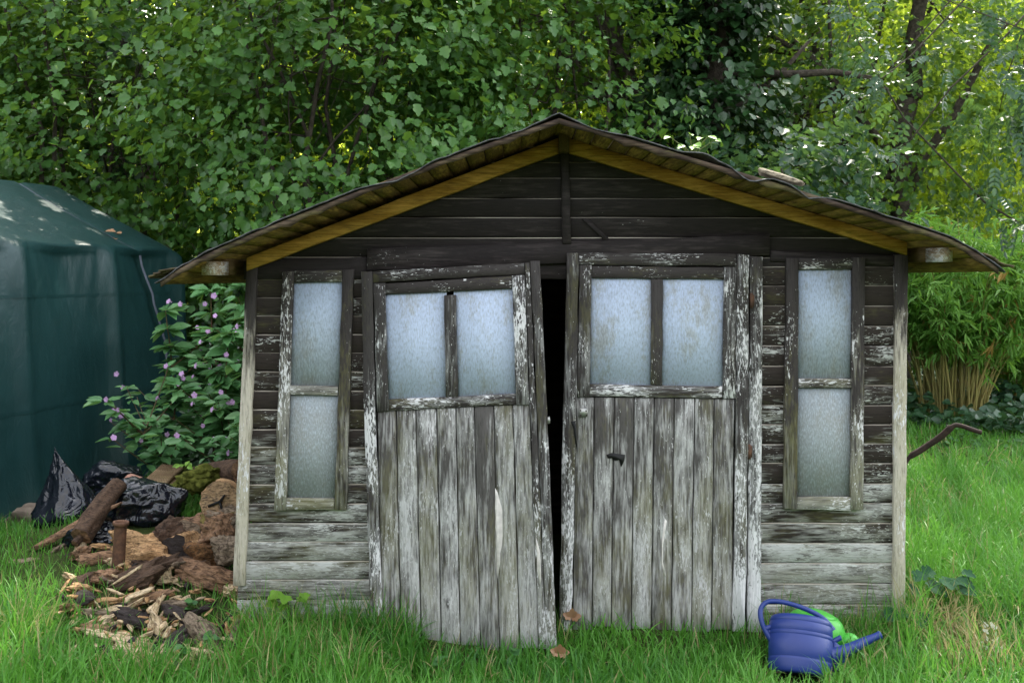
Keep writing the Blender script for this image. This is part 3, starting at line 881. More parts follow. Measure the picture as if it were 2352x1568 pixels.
# a second, further bamboo spray at the edge
bc2 = gpt(2350, 940)
bam2 = thing('bamboo_clump', 'smaller bamboo spray with orange-tinged leaves at the picture edge, behind the ivy', 'plant', bc2)
cm = MB(); LP, LT, LN, LS, LR, LD = [], [], [], [], [], []
for k in range(34):
    a = rng.uniform(0, 2 * math.pi); b = bc2 + np.array([math.cos(a) * .4 * rng.random() + .15, math.sin(a) * .4 * rng.random() + .3, -.05])
    out = np.array([math.cos(a), math.sin(a), 0]) * rng.uniform(.3, 1.3); H = rng.uniform(2.0, 3.0)
    pts = [b + out * s ** 2.2 * .8 + np.array([0, 0, H * (s - .25 * s ** 3)]) for s in np.linspace(0, 1, 7)]
    tube(cm, pts, [.008 * (1 - .65 * s) for s in np.linspace(0, 1, 7)], 5, False)
    for j in range(46):
        i = rng.integers(1, 6); p = pts[i] + (pts[i + 1] - pts[i]) * rng.random() + rng.normal(size=3) * .12
        d = unit(rng.normal(size=3) * np.array([1, 1, .5]) + np.array([0, -.25, -.2])); cr = rng.random(); dry = float(rng.random() < .06)
        for m in range(5):
            LP.append(p + d * .03 * m); LT.append(d + rng.normal(size=3) * .55 + np.array([0, 0, -.35])); LN.append(np.array([0, -.3, 1.]) + rng.normal(size=3) * .4); LS.append(rng.uniform(.09, .15)); LR.append(cr); LD.append(dry)
cm.build('cane', M['cane'], bam2, True)
leaves('foliage', np.array(LP), np.array(LT), np.array(LN), np.array(LS), LANCE, L_bamboo, bam2, np.array(LR), .9, {'dry': np.array(LD)})
# ivy ground cover
n = 6500
px = rng.uniform(3.6, 8.5, n); py = rng.uniform(5.2, 9.5, n)
k = ((py - 5.4 - .5 * np.sin(px * 2)) > 0) & ~((np.hypot((px - bc[0]) / .45, (py - bc[1]) / .3) < 1)); px, py = px[k], py[k]
P = np.stack([px, py, ground(px, py) + rng.uniform(.02, .24, len(px)) * (1 + .5 * np.sin(px * 3) * np.sin(py * 4))], -1)
tag(leaves('ivy_cover', P, rng.normal(size=P.shape) * [1, 1, .3], np.array([0, -.4, 1.]) + rng.normal(size=P.shape) * .35, rng.uniform(.07, .13, len(P)), ROUND, leaf_mat('ground_ivy', (.02, .06, .025), (.045, .11, .05), (.08, .16, .04), .25, .35, .45), None),
    'dark green ivy and nettle cover around the foot of the bamboo', 'ground cover', kind='stuff')
# undergrowth between tarpaulin and shed, and behind the tarpaulin
n = 9000
px = rng.uniform(-3.4, -1.2, n); py = rng.uniform(3.2, 6.5, n); hh = rng.random(n) ** 1.5 * np.clip((py - 3.0) * .75, .2, 1.7)
k = ~((px < -2.9) & (py < 4.9)); px, py, hh = px[k], py[k], hh[k]
P = np.stack([px, py, ground(px, py) + hh], -1)
tag(leaves('undergrowth', P, rng.normal(size=P.shape) * [1, 1, .4] + [0, -.4, -.2], np.array([0, -.7, 1.]) + rng.normal(size=P.shape) * .4, rng.uniform(.07, .13, len(P)), OVAL, L_ivy, None),
    'dark tangled undergrowth in the shade between the cover and the shed', 'undergrowth', kind='stuff')

# ------------------------------------------------------------------ tarpaulin-covered shelter
t = NT('green_tarpaulin'); co = t.coord()
n1 = t.noise(co, 3, 5, .6); n2 = t.noise(t.vmul(co, (1, 1, .5)), 9, 6, .65, .6); n3 = t.noise(co, 240, 3, .6)
cl = t.mix(t.ramp(n1, .3, .75), (.0075, .033, .034), (.012, .047, .048)); cl = t.mix(t.ramp(n2, .6, .85, 0, .35), cl, (.035, .065, .06))
hgt = t.math('ADD', t.math('MULTIPLY', n2, 1.0), t.math('MULTIPLY', n3, .04))
M['tarp'] = t.done(t.pbsdf(cl, .40, .45, t.bump(hgt, .32, .03)))
M['strap'] = plain('grey_strap', (.13, .14, .18), .6, .3, .2)
A0, A1 = np.array([-4.95, -4.3]), np.array([-3.04, 4.40])
ax = (A1 - A0) / np.linalg.norm(A1 - A0); per = np.array([-ax[1], ax[0]])  # per points away to the far side
LL = np.linalg.norm(A1 - A0)
tarp = thing('tarpaulin_shelter', 'dark green tarpaulin stretched over a low pitched shelter, pleated at its corners', 'shelter', (*(A0 + A1) / 2, 0.0))
poles = [LL - .04, LL - 1.07, LL - 2.18, LL - 3.3, LL - 4.5, LL - 5.7, LL - 6.9, .05]
NSx, NH = 230, 90
prof = []
GV = []
for i in range(NSx + 1):
    s = LL * i / NSx
    dp = min(abs(s - q) for q in poles)
    pole = math.exp(-(dp / .075) ** 2); span = min(1, dp / .5)
    for j in range(NH + 1):
        f = j / NH
        if f < .5:                                  # wall, bottom to eave
            h = f / .5
            z = h * 1.95; o = 0.0
            sag = .10 * span * sstep(.55, 1.0, h) * (1 - sstep(.97, 1.0, h) * .4)
            fold = .045 * pole * sstep(0, .9, 1.02 - abs(h - .7)) 
            ple = .012 * math.sin((s * 5.2 + 1.8 * mn.noise(Vector((s * 1.1, h * .8, 3))) * 2 + (1 - h) * .8)) * (1 - h) ** .7
            rad = .008 * math.sin(dp * 16 / (1.15 - h * .9)) * sstep(.45, .95, h) * math.exp(-dp * 2)
            o = sag - fold + ple * .9 + rad - .16 * (1 - h) ** 3
            o += .010 * mn.noise(Vector((s * 2.4, h * 2.2, 1))) + .022 * mn.noise(Vector((s * .9, h * 1.4, 7)))
            r = h ** 14 * .05; z -= .02 * span * h ** 3
            p2 = A0 + ax * s + per * (o + r)
        else:
            h = (f - .5) / .5                       # roof, eave over ridge and down
            w_ = h * 2.55
            sg = .025 * span * math.sin(math.pi * min(1, w_ / 1.2))
            z = 1.95 + (w_ / 1.2) * .60 if w_ < 1.2 else 2.55 - (w_ - 1.2) / 1.35 * .65
            z += .03 * math.exp(-((w_ - 0) / .06) ** 2) * 0 - sg - .018 * span * math.exp(-w_ * 6) + .012 * mn.noise(Vector((s * 1.7, w_ * 3, 2)))
            strapd = abs(s - (LL - .62)); z -= .022 * math.exp(-(strapd / .035) ** 2)
            p2 = A0 + ax * s + per * (w_ + .05)
        e = max(0, (s - (LL - .16)) / .16)           # rounded far corner
        zz_ = z - .03 * e * e * (f > .45)
        gz = float(ground(p2[0], p2[1]))
        GV.append((p2[0], p2[1], max(zz_, gz - .02) if f > .02 else gz - .03))
for i in range(NH + 1): pass
ii = (np.arange(NSx)[:, None] * (NH + 1) + np.arange(NH)[None]).ravel()
loops = np.stack([ii, ii + NH + 1, ii + NH + 2, ii + 1], -1).ravel()
starts = np.arange(len(ii)) * 4
np_mesh('cover', GV, loops, starts, M['tarp'], tarp, {'rnd': np.zeros(len(GV))}, True)
# far and near ends, and the other long wall
GV = np.array(GV).reshape(NSx + 1, NH + 1, 3)
e_ = MB()
for row in (GV[-1], GV[0]):
    top = row; bot = row.copy(); bot[:, 2] = ground(row[:, 0], row[:, 1]) - .03
    nn = len(row); e_.add(list(top) + list(bot), [[k, k + 1, nn + k + 1, nn + k] for k in range(nn - 1)])
row = GV[:, -1]; bot = row.copy(); bot[:, 2] = ground(row[:, 0], row[:, 1]) - .03
nn = len(row); e_.add(list(row) + list(bot), [[k, k + 1, nn + k + 1, nn + k] for k in range(nn - 1)])
e_.build('end_wall', M['tarp'], tarp, True)
# ratchet strap over the roof and hanging down the wall
def tp(s, w_):
    i = int(round(s / LL * NSx)); j = int(round((.5 + .5 * w_ / 2.55) * NH)) if w_ >= 0 else int(round(.5 * NH * (1 + w_)))
    return GV[i, max(0, min(NH, j))]
sm = MB()
s0 = LL - .62
pts = [tp(s0, w_) + np.array([0, 0, .006]) for w_ in np.linspace(1.75, .03, 26)]
pts2 = [tp(s0 + .02 + .25 * q, -q * .55) - np.array([*(per * .06), 0]) for q in np.linspace(0.03, 1, 10)]
for pp, wd in ((pts, .012), (pts2, .017)):
    V = []; 
    for p in pp: V += [p - np.array([*(ax * wd), 0]), p + np.array([*(ax * wd), 0])]
    sm.add(V, [[2 * k, 2 * k + 1, 2 * k + 3, 2 * k + 2] for k in range(len(pp) - 1)])
sm.build('strap', M['strap'], tarp)
for wz in (-.20, -.62):
    sm = MB(); V = []
    for s_ in np.linspace(.1, LL - .2, 150):
        p = tp(s_, wz) - np.array([*(per * .004), 0]); V += [p + np.array([0, 0, .012]), p - np.array([0, 0, .012])]
    sm.add(V, [[2 * k, 2 * k + 1, 2 * k + 3, 2 * k + 2] for k in range(149)]); sm.build('seam', M['tarp'], tarp, True)

# ------------------------------------------------------------------ Himalayan-type flowering plants
M['stem_red'] = plain('balsam_stem', (.13, .045, .03), .5, .4, .3, 20, col2=(.10, .09, .03))
M['petal'] = leaf_mat('petal_pink', (.55, .30, .60), (.74, .54, .76), (.6, .4, .6), .3, .6, .2)
M['petal_w'] = leaf_mat('petal_white', (.75, .66, .74), (.8, .75, .8), (.7, .6, .7), .3, .6, .2)
PET = leaf_shape([(.12, .22), (.45, .48), (.8, .40)], .3, .3)
flower_me = {}


def flower(p, parent, white=False):
    if white not in flower_me:
        k = 6; T = np.array([[0, -.2, .9], [.75, -.45, .1], [-.75, -.45, .1], [.4, -.5, -.7], [-.4, -.5, -.7], [0, .8, .1]])
        o = leaves('flower', np.zeros((k, 3)), T, np.tile([0, -1., .25], (k, 1)), np.array([.016, .017, .017, .02, .02, .022]) * 1.15, PET, M['petal_w' if white else 'petal'], None)
        o.parent = parent; flower_me[white] = o.data
    else:
        o = bpy.data.objects.new('flower', flower_me[white]); C.objects.link(o); o.parent = parent
    o.location = p - origin(parent); o.rotation_euler = (random.uniform(-.4, .3), random.uniform(-.4, .4), random.uniform(-.9, .9)); s = random.uniform(.8, 1.25); o.scale = (s, s, s)
    return o


def balsam(x, y, H, label, nb, nl, flowers, lean=(0, 0), white=0.0, ls=.155):
    z = float(ground(x, y)); b = np.array([x, y, z])
    o = thing('balsam_plant', label, 'plant', b, 'flowering plants between cover and shed')
    st = MB(); LP, LT, LN, LS, LR = [], [], [], [], []; tips = []
    main = [b + np.array([lean[0] * s * s, lean[1] * s * s, H * s - .02]) + rng.normal(size=3) * .008 for s in np.linspace(0, 1, 11)]
    tube(st, main, [.011 * (1 - .65 * s) for s in np.linspace(0, 1, 11)], 6, False)
    axes_ = [(main, 4, 1.0)]
    for k in range(nb):
        i = rng.integers(2, 8); a = rng.uniform(0, 2 * math.pi); L = rng.uniform(.25, .5)
        d = unit(np.array([math.cos(a) * .9, math.sin(a) * .6 - .25, .62]))
        br = [main[i] + d * L * s + np.array([0, 0, .1 * L * s * s]) for s in np.linspace(0, 1, 6)]
        tube(st, br, [.006 * (1 - .6 * s) for s in np.linspace(0, 1, 6)], 5, False); axes_.append((br, 1, .85))
    for pts, i0, sc in axes_:
        for k in range(nl if pts is main else max(5, nl // 5)):
            i = rng.integers(i0, len(pts)); a = rng.uniform(0, 2 * math.pi)
            d = np.array([math.cos(a), math.sin(a) * .8 - .3, rng.uniform(-.35, .35)])
            LP.append(pts[i] + unit(d) * .02); LT.append(d); LN.append(np.array([0, -.35, 1.]) + rng.normal(size=3) * .3); LS.append(ls * sc * rng.uniform(.6, 1.2)); LR.append(rng.random())
        tips.append(pts[-1])
    st.build('stem', M['stem_red'], o, True)
    leaves('foliage', np.array(LP), np.array(LT), np.array(LN), np.array(LS), OVAL, L_balsam, o, np.array(LR), .95)
    for k in range(flowers):
        p = tips[k % len(tips)] + rng.normal(size=3) * np.array([.09, .07, .07]) + np.array([0, -.03, .02])
        flower(p, o, rng.random() < white)


balsam(-2.62, 2.95, 1.45, 'pink balsam with red stem nearest the wall of the tarpaulin', 11, 105, 16, (-.05, -.1))
balsam(-2.15, 2.6, 1.30, 'pink balsam in front of the others above the log pile', 11, 105, 15, (.05, -.1))
balsam(-2.05, 3.1, 1.85, 'tallest balsam reaching above the eave of the shed', 10, 95, 13, (-.05, 0), .7)
balsam(-1.72, 2.55, 1.55, 'balsam with pale flowers pressed against the corner of the shed', 11, 105, 16, (.03, -.05), .45)
balsam(-2.42, 2.35, .85, 'low balsam leaning over toward the tarpaulin with flowers at its tip', 9, 60, 12, (-.42, -.25), 0, .12)
balsam(-1.95, 2.2, .75, 'short bushy balsam at the foot of the shed corner', 9, 70, 9, (.1, -.1), 0, .12)
balsam(-1.62, 2.2, 1.62, 'leafy balsam right against the corner post with few flowers', 10, 100, 8, (.05, -.08), .2)
balsam(-1.9, 2.85, 1.72, 'dark stemmed balsam standing between the tallest one and the shed', 10, 100, 9, (.02, -.05), .4)
balsam(-2.35, 3.0, 1.6, 'broad balsam between the tallest one and the tarpaulin', 10, 95, 9, (.0, -.05), .2)
wb = MB(); a_, b_ = at(489, 816, 3.15), at(512, 925, 3.0)
tube(wb, [at(486, 810, 3.15), at(516, 930, 3.0), np.append(at(530, 1000, 2.95)[:2], .05)], .065, 4, True, 0, .2)
tag(wb.build('white_board', plain('white_plastic', (.62, .62, .64), .5, .4, .1), None), 'white board leaning half hidden behind the balsam leaves', 'board')
# ------------------------------------------------------------------ rubbish and rotten wood beside the shed
def rot_mat(name, a, b, c, axis=None):
    t = NT(name); co = t.coord(); r = t.attr('rnd'); v = t.vshift(co, r, (17, 31, 7))
    n1 = t.noise(v, 9, 6, .65); n2 = t.noise(t.vmul(v, (.25, 1, 1)), 70, 6, .7, .4); n3 = t.noise(v, 26, 5, .65, .8)
    col = t.mix(t.ramp(n1, .35, .65), a, b); col = t.mix(t.ramp(n3, .52, .66, 0, .9), col, c)
    col = t.mix(t.ramp(n2, .46, .60, 0, .75), col, (.025, .017, .012))
    n4 = t.noise(t.vmul(v, (.2, 1, 1)), 150, 3, .6); col = t.mix(t.ramp(n4, .5, .62, 0, .5), col, tuple(min(.8, q * 1.3) for q in b))
    return t.done(t.pbsdf(col, .85, .2, t.bump(t.math('ADD', n2, n3), .8, .012)))


R_or = rot_mat('rotten_wood_orange', (.36, .195, .085), (.54, .34, .175), (.07, .038, .022))
R_br = rot_mat('rotten_wood_brown', (.18, .10, .055), (.31, .185, .11), (.045, .026, .018))
R_pl = rot_mat('rotten_wood_pale', (.50, .36, .20), (.64, .50, .33), (.27, .14, .06))
R_dk = rot_mat('rotten_wood_black', (.022, .018, .018), (.05, .04, .038), (.012, .01, .01))
R_bk = rot_mat('log_bark', (.06, .036, .024), (.11, .068, .045), (.025, .016, .012))
R_gy = rot_mat('grey_wood', (.17, .125, .085), (.27, .21, .15), (.07, .048, .035))
M['stone'] = plain('brown_stone', (.13, .10, .075), .85, .2, .4, 12, .6, 60, col2=(.20, .16, .125))
M['moss'] = plain('moss', (.07, .085, .014), .95, .1, .5, 40, 1.0, 150, col2=(.14, .15, .03))


def rotm(rx=0, ry=0, rz=0): return np.array((Matrix.Rotation(rz, 3, 'Z') @ Matrix.Rotation(ry, 3, 'Y') @ Matrix.Rotation(rx, 3, 'X')))


def polytope(D, n, seed, lo=.72, hi=1.0, axis_bias=0.0):
    """radius, along directions D, of a solid cut by n random planes: flat facets with sharp creases"""
    r_ = np.random.default_rng(int(seed * 977) % 100000 + 5)
    N = r_.normal(size=(n, 3))
    if axis_bias: N[:, 0] *= axis_bias
    N = unit(N); h = r_.uniform(lo, hi, n)
    N = np.concatenate([N, unit(np.array([[1, .15, .1], [-1, .1, -.2], [0, 1, .1], [0, -1, .1], [0, .1, 1], [.1, 0, -1]]))]); h = np.concatenate([h, np.full(6, hi)])
    dt = D @ N.T
    return np.min(np.where(dt > .05, h / np.maximum(dt, .05), 9), axis=1)


def chunk_mesh(mb, dims, R, c, rough=.16, sq=.55, seed=0, sub=3, freq=5.0, splint=0.0):
    """a broken lump of wood, its grain along local x"""
    bm = bmesh.new(); bmesh.ops.create_icosphere(bm, subdivisions=sub, radius=1.0)
    D = np.array([v.co[:] for v in bm.verts]); Fs = [[v.index for v in f.verts] for f in bm.faces]; bm.free()
    q = D * np.minimum(polytope(D, 16, seed + 1.3, .62, .98, .6), 1.35)[:, None]
    out = []
    for p in q:
        w = Vector(p) * .5
        n = mn.noise(w * freq * .5 + Vector((seed * 3.1, 1.7, seed))) + .6 * mn.noise(w * freq + Vector((seed, 9, 2))) + .4 * mn.noise(w * freq * 2.2 + Vector((seed, 2, 5)))
        fib = mn.noise(Vector((p[0] * .7, p[1] * 5, p[2] * 5 + seed * 2.3)))
        vr = mn.voronoi(Vector((p[0] * .8, p[1] * 1.3, p[2] * 1.3 + seed)))[0]
        s = 1 + rough * n - rough * 1.1 * max(0, .30 - (vr[1] - vr[0]))
        pp = np.array([p[0] * (1 + rough * .8 * n + splint * fib * abs(p[0])), p[1] * s + rough * .35 * fib, p[2] * s + rough * .35 * fib])
        out.append(pp * np.array(dims) * .60)
    V = np.array(out) @ np.array(R).T + c
    mb.add(V, Fs)


def chunk(name, label, cat, c, dims, rot, mat, rough=.2, sq=.55, seed=0, sub=4, group=None, freq=5., splint=.25, moss=None):
    mb = MB(); chunk_mesh(mb, dims, np.eye(3), np.zeros(3), rough, sq, seed, sub, freq, splint)
    o = mb.build(name, mat); o.location = [float(q) for q in c]; o.rotation_euler = rot
    return tag(o, label, cat, group)


def log(name, label, a, b, ra, rb, mat, end_mat, wob=.1, bend=.03, cat='log', group=None, seg=26, n=26, knots=0):
    a, b = np.array(a, float), np.array(b, float)
    o = thing(name, label, cat, (a + b) / 2, group)
    mb = MB(); V = []; Fs = []; t = (b - a); L = np.linalg.norm(t); t /= L; u, w = frame_of(t); off = rng.normal(size=3) * bend * L; sd = random.random() * 50
    for i in range(n + 1):
        s = i / n; c = a + (b - a) * s + off * math.sin(math.pi * s); r = ra + (rb - ra) * s
        for k in range(seg):
            an = 2 * math.pi * k / seg
            p = Vector((math.cos(an) * 1.5, math.sin(an) * 1.5, s * L * 5 + sd))
            q = r * (1 + wob * mn.noise(p * 1.2) + wob * .8 * mn.noise(Vector((p.x * 3, p.y * 3, p.z * .9))) + wob * .4 * mn.noise(p * 4))
            V.append(c + (u * math.cos(an) + w * math.sin(an)) * q)
    for i in range(n):
        for k in range(seg):
            x, y = i * seg + k, i * seg + (k + 1) % seg
            Fs.append([x, y, y + seg, x + seg])
    mb.add(V, Fs); mb.build('bark', mat, o, True)
    for e, sgn, row in ((a, -1, V[:seg]), (b, 1, V[-seg:])):
        cm_ = MB(); cen = np.mean(row, 0) + t * sgn * .004
        rings = [[cen + (np.array(p) - cen) * f + t * sgn * (.006 * (1 - f) + .006 * random.uniform(-1, 1) * (f < .95)) for p in row] for f in (.99, .7, .4)]
        vv = [p for r_ in rings for p in r_] + [cen]
        fs = []
        for q in range(2):
            for k in range(seg): fs.append([q * seg + k, q * seg + (k + 1) % seg, (q + 1) * seg + (k + 1) % seg, (q + 1) * seg + k])
        for k in range(seg): fs.append([2 * seg + k, 2 * seg + (k + 1) % seg, 3 * seg])
        cm_.add(vv, fs); cm_.build('cut_face', end_mat, o)
    return o


# black plastic sacks ------------------------------------------------
t = NT('black_polythene'); co = t.coord()
wv = t.noise(co, 3.5, 2, .5); v2 = t.vshift(co, wv, (.5, .4, .9))
n1 = t.noise(t.vmul(v2, (1, 1, .35)), 4.5, 2, .45, 1.0); n2 = t.noise(t.vmul(v2, (.6, 1, 1)), 11, 2, .45, 1.2)
rd = t.math('ABSOLUTE', t.math('SUBTRACT', n1, .5)); rd2 = t.math('ABSOLUTE', t.math('SUBTRACT', n2, .5))
hh = t.math('ADD', t.math('MULTIPLY', rd, -2.4), t.math('MULTIPLY', rd2, -.9))
M['sack'] = t.done(t.pbsdf((.006, .0075, .013), .17, .55, t.bump(hh, .35, .05)))


def sack(label, c, dims, rz, seed, top=None, crush=.16, sub=5):
    bm = bmesh.new(); bmesh.ops.create_icosphere(bm, subdivisions=sub, radius=1.0)
    D = np.array([v.co[:] for v in bm.verts]); Fs = [[v.index for v in f.verts] for f in bm.faces]; bm.free()
    V = []
    R1 = polytope(D, 42, seed + .7, .68, 1.0); R2 = polytope(D, 26, seed + 4.1, .8, 1.0)
    for d, r1, r2 in zip(D, R1, R2):
        q = d * min(r1, r2 * 1.05)
        w = Vector(d) * 1.7 + Vector((seed * 7, seed, 0))
        rid = (1 - abs(mn.noise(w * 1.1))) ** 3 + .6 * (1 - abs(mn.noise(w * 2.3 + Vector((3, 3, 3))))) ** 3
        vr = mn.voronoi(w * 1.3)[0]; fac = vr[1] - vr[0]
        s = 1 + crush * .55 * (rid - .8) - crush * .9 * max(0, .22 - fac)
        p = q * s
        if top:
            tx, ty, k = top
            h = max(0, (p[2] + .25) / 1.2); g_ = max(.10, 1 - k * h ** .8)
            p = np.array([p[0] * g_ + tx * h ** 1.3, p[1] * g_ + ty * h, p[2]])
        if p[2] < -.6: p[2] = -.6 - (p[2] + .6) * .15
        V.append(p * np.array(dims) * .62)
    V = np.array(V) @ rotm(0, 0, rz).T + np.array(c)
    mb = MB(); mb.add(V, Fs)
    o = mb.build('rubbish_sack', M['sack'], None, True, loc=tuple(np.array(c) - [0, 0, dims[2] * .35]))
    return tag(o, label, 'bag', 'black plastic sacks on the log pile')


sack('black plastic sack twisted to a tall peak against the tarpaulin', at(160, 1142, 1.35), (.42, .36, .58), .1, 1, (-.42, .1, .95), .20)
sack('bulky black plastic sack slumped in the middle of the wood pile', at(332, 1160, 1.12), (.50, .40, .33), -.15, 2, None, .17)
sack('flattened black plastic sack lying behind the peaked sack and the long log', at(262, 1106, 1.85), (.40, .3, .26), .3, 3, None, .2)
sack('torn scrap of black plastic under the slumped sack by the iron pipe', at(212, 1228, .80), (.30, .2, .15), .2, 4, None, .24)

log('long_log', 'bark-covered log propped diagonally between the two black sacks', at(273, 1112, .92), at(186, 1232, .60), .052, .060, R_bk, R_br, .16, .02)
log('side_branch', 'thin broken branch lying along the underside of the propped log', at(228, 1175, .72), at(172, 1248, .56), .016, .022, R_bk, R_br, .2, .03, 'branch')
pk = MB(); chunk_mesh(pk, (.40, .07, .035), rotm(0, -.50, 0) @ rotm(.4, 0, .1), at(178, 1202, .78), .10, .35, 3, 4, 5, .2)
tag(pk.build('old_plank', R_br, None, loc=tuple(at(178, 1202, .78))), 'split brown plank poking out below the propped log', 'plank')
chunk('flat_stone', 'rounded brown stone at the foot of the tarpaulin beside the peaked sack', 'stone', at(72, 1184, 1.7), (.26, .2, .15), (0, 0, .1), M['stone'], .10, .7, 5)
chunk('stone', 'small brown stone below the rounded one in the grass edge', 'stone', at(92, 1212, 1.5), (.09, .07, .05), (0, 0, .4), M['stone'], .12, .7, 6, 3)
chunk('wood_block', 'smooth pinkish wooden block lying behind the upper end of the propped log', 'wood block', at(318, 1108, 1.6), (.17, .10, .085), (0, .12, -.1), plain('pink_wood', (.30, .16, .12), .75, .25, .2, 25, .3, 70), .06, .35, 7)


def deck_board(label, a, b, wd, th=.026, groove=9, mat=None):
    a, b = np.array(a, float), np.array(b, float); t_ = b - a; L = np.linalg.norm(t_); t_ /= L
    sd = unit(np.cross(t_, np.array([.1, .75, .65]))); up = np.cross(sd, t_)
    if up[2] < 0: up = -up
    prof = []
    for k in range(groove * 4 + 1):
        x = (k / (groove * 4) - .5) * wd; prof.append((x, th / 2 + .004 * math.cos(k / 4 * 2 * math.pi)))
    prof += [(wd / 2, -th / 2), (-wd / 2, -th / 2)]
    m = len(prof); mb = MB()
    V = [p + sd * x + up * z for p in (a, b) for x, z in prof]
    mb.add(V, [list(range(m))[::-1], list(range(m, 2 * m))] + [[k, (k + 1) % m, m + (k + 1) % m, m + k] for k in range(m)])
    return tag(mb.build('decking_board', mat or M['deckb'], None, loc=tuple((a + b) / 2)), label, 'board', 'grooved decking boards in the wood pile')


M['deckb'] = wood('decking_wood', 'x', dark=(.13, .08, .045), silver=(.30, .21, .13), sbias=.2, silv=.1, pbias=-.6, moss=.2)
deck_board('grooved decking board end resting on the pinkish block', at(336, 1128, 1.52), at(398, 1072, 1.95), .15)
deck_board('greyer grooved decking board behind, half under the moss', at(392, 1132, 1.6), at(437, 1092, 1.9), .14)
deck_board('grooved decking board wedged below the propped log', at(205, 1240, .85), at(252, 1195, 1.05), .11)
log('dark_log', 'dark rotting log lying behind against the shed corner', at(458, 1098, 1.75), at(556, 1082, 1.5), .085, .08, R_bk, R_br, .16)
mo = MB()
for (u, v, q) in ((438, 1104, .15), (468, 1094, .17), (490, 1128, .10), (415, 1118, .10), (455, 1118, .12)):
    chunk_mesh(mo, (q * 1.35, q, q * .75), rotm(0, 0, random.uniform(0, 3)), at(u, v, 1.45), .38, .9, random.random() * 9, 4, 9)
tag(mo.build('moss_cushion', M['moss'], None, loc=tuple(at(450, 1120, 1.45))), 'yellow-green moss cushion hanging over the decking boards', 'moss')
log('log_round', 'short log round with a cracked cut face beside the shed corner', at(506, 1152, .62) + np.array([.0, .0, 0]), at(512, 1140, .90), .112, .105, R_or, rot_mat('cracked_end', (.30, .19, .10), (.46, .31, .18), (.055, .05, .05)), .12, .02, cat='log')
chunk('mossy_stump', 'mossy yellowish foot of timber under the cracked log round', 'wood chunk', at(522, 1188, .66), (.22, .2, .12), (0, 0, .3), rot_mat('mossy_wood', (.14, .11, .03), (.2, .16, .05), (.05, .04, .02)), .2, .7, 8)
RC = 'big rotten logs at the foot of the pile'
log('rotten_log', 'dark brown log at the base of the pile between orange log and splintered log', at(402, 1300, .5), at(470, 1312, .36), .06, .055, R_bk, R_br, .25, .03, group=RC)
log('rotten_log', 'brown rotten log above the orange ones, below the slumped sack', at(478, 1205, 1.0), at(430, 1226, .72), .085, .08, R_br, R_gy, .3, .03, group=RC)
log('rotten_log', 'orange rotten log with dark hollow behind the upright pale log', at(452, 1250, .85), at(408, 1268, .50), .10, .095, R_or, R_dk, .30, .03, group=RC)
for nm, lb, u, v, y, dm, ro, mt, sd in (
    ('rotten_log', 'largest orange-brown rotten log right beside the rusty pipe', 330, 1282, .48, (.27, .22, .22), (.2, .15, .3), R_or, 11),
    ('rotten_log', 'crumbling rotten log leaning against the shed corner post', 508, 1228, .55, (.17, .17, .21), (.1, .3, .2), R_br, 13),
    ('rotten_log', 'charred dark rotten log below the crumbling one', 482, 1272, .45, (.19, .15, .14), (.1, -.1, .5), rot_mat('charred_wood', (.10, .05, .025), (.2, .1, .04), (.02, .016, .014)), 14),
    ('rotten_log', 'pale brown rotten log squeezed at the base of the corner post', 524, 1262, .42, (.14, .15, .16), (.3, 0, .1), R_gy, 15),
    ('rotten_log', 'reddish brown splintered log below, half sunk in grass near the post', 478, 1322, .33, (.36, .12, .12), (0, .28, -.15), R_br, 16),
    ('rotten_log', 'pale crumbly lump on top of the crumbling log', 520, 1198, .60, (.16, .14, .14), (.2, .1, .2), R_gy, 18),
    ('rotten_log', 'small dark lump in the shadow behind the upright pale log', 402, 1225, .75, (.2, .16, .16), (.2, .1, .8), R_bk, 19)):
    chunk(nm, lb, 'log', at(u, v, y), dm, ro, mt, .26, .7, sd, 5, RC, 6, .2)
ck = MB()
for poly in ([(476, 1160), (505, 1149), (507, 1153), (479, 1166)], [(503, 1149), (513, 1136), (516, 1138), (508, 1153)], [(505, 1152), (512, 1172), (508, 1174), (502, 1155)]): slab(ck, poly, .595, .02, .4, .3, 12)
tag(ck.build('wood_crack', M['tar'], [o for o in C.objects if o.get('label', '').startswith('short log round with a cracked')][0]), 'dark three-armed crack')
BL = 'broken lumps of rotten wood at the foot of the pile'
for k in range(34):
    u, v = rng.uniform(150, 538), rng.normal(1316, 26); p = gpt(u, v); q = rng.uniform(.06, .13)
    chunk('broken_lump', 'broken lump of rotten wood among the pieces at the foot of the pile', 'wood chunk', p + [0, 0, q * .25], (q * 1.3, q * .75, q * .55), (rng.uniform(-.5, .5), rng.uniform(-.6, .6), rng.uniform(0, 3)), [R_or, R_br, R_pl, R_bk, R_gy][k % 5], .25, .5, 60 + k * 1.7, 4, BL, 6, .45)
# rusty pipe
pip = thing('iron_pipe', 'rusty iron pipe with a flanged rim standing upright in the wood pile', 'pipe', at(272, 1312, .36))
a_, b_ = at(270, 1322, .36), at(278, 1197, .36)
mb = MB(); tx = unit(b_ - a_); u_, w_ = frame_of(tx); Lp = np.linalg.norm(b_ - a_)
Mx = Matrix(((*[float(u_[i]) for i in range(0)],),)) if False else Matrix([[u_[i], w_[i], tx[i], a_[i]] for i in range(3)] + [[0, 0, 0, 1]])
lathe(mb, [(.034, 0), (.0325, Lp * .5), (.0315, Lp - .035), (.034, Lp - .022), (.0405, Lp - .018), (.0420, Lp - .008), (.0405, Lp), (.033, Lp), (.027, Lp - .006), (.026, Lp - .12), (.001, Lp - .12)], 28, Mx)
mb.build('tube', M['rust'], pip, True)
log('upright_log', 'pale freshly split short log standing upright in front of the pile', at(378, 1338, .26), at(372, 1284, .28), .043, .036, R_pl, R_pl, .12, .02)
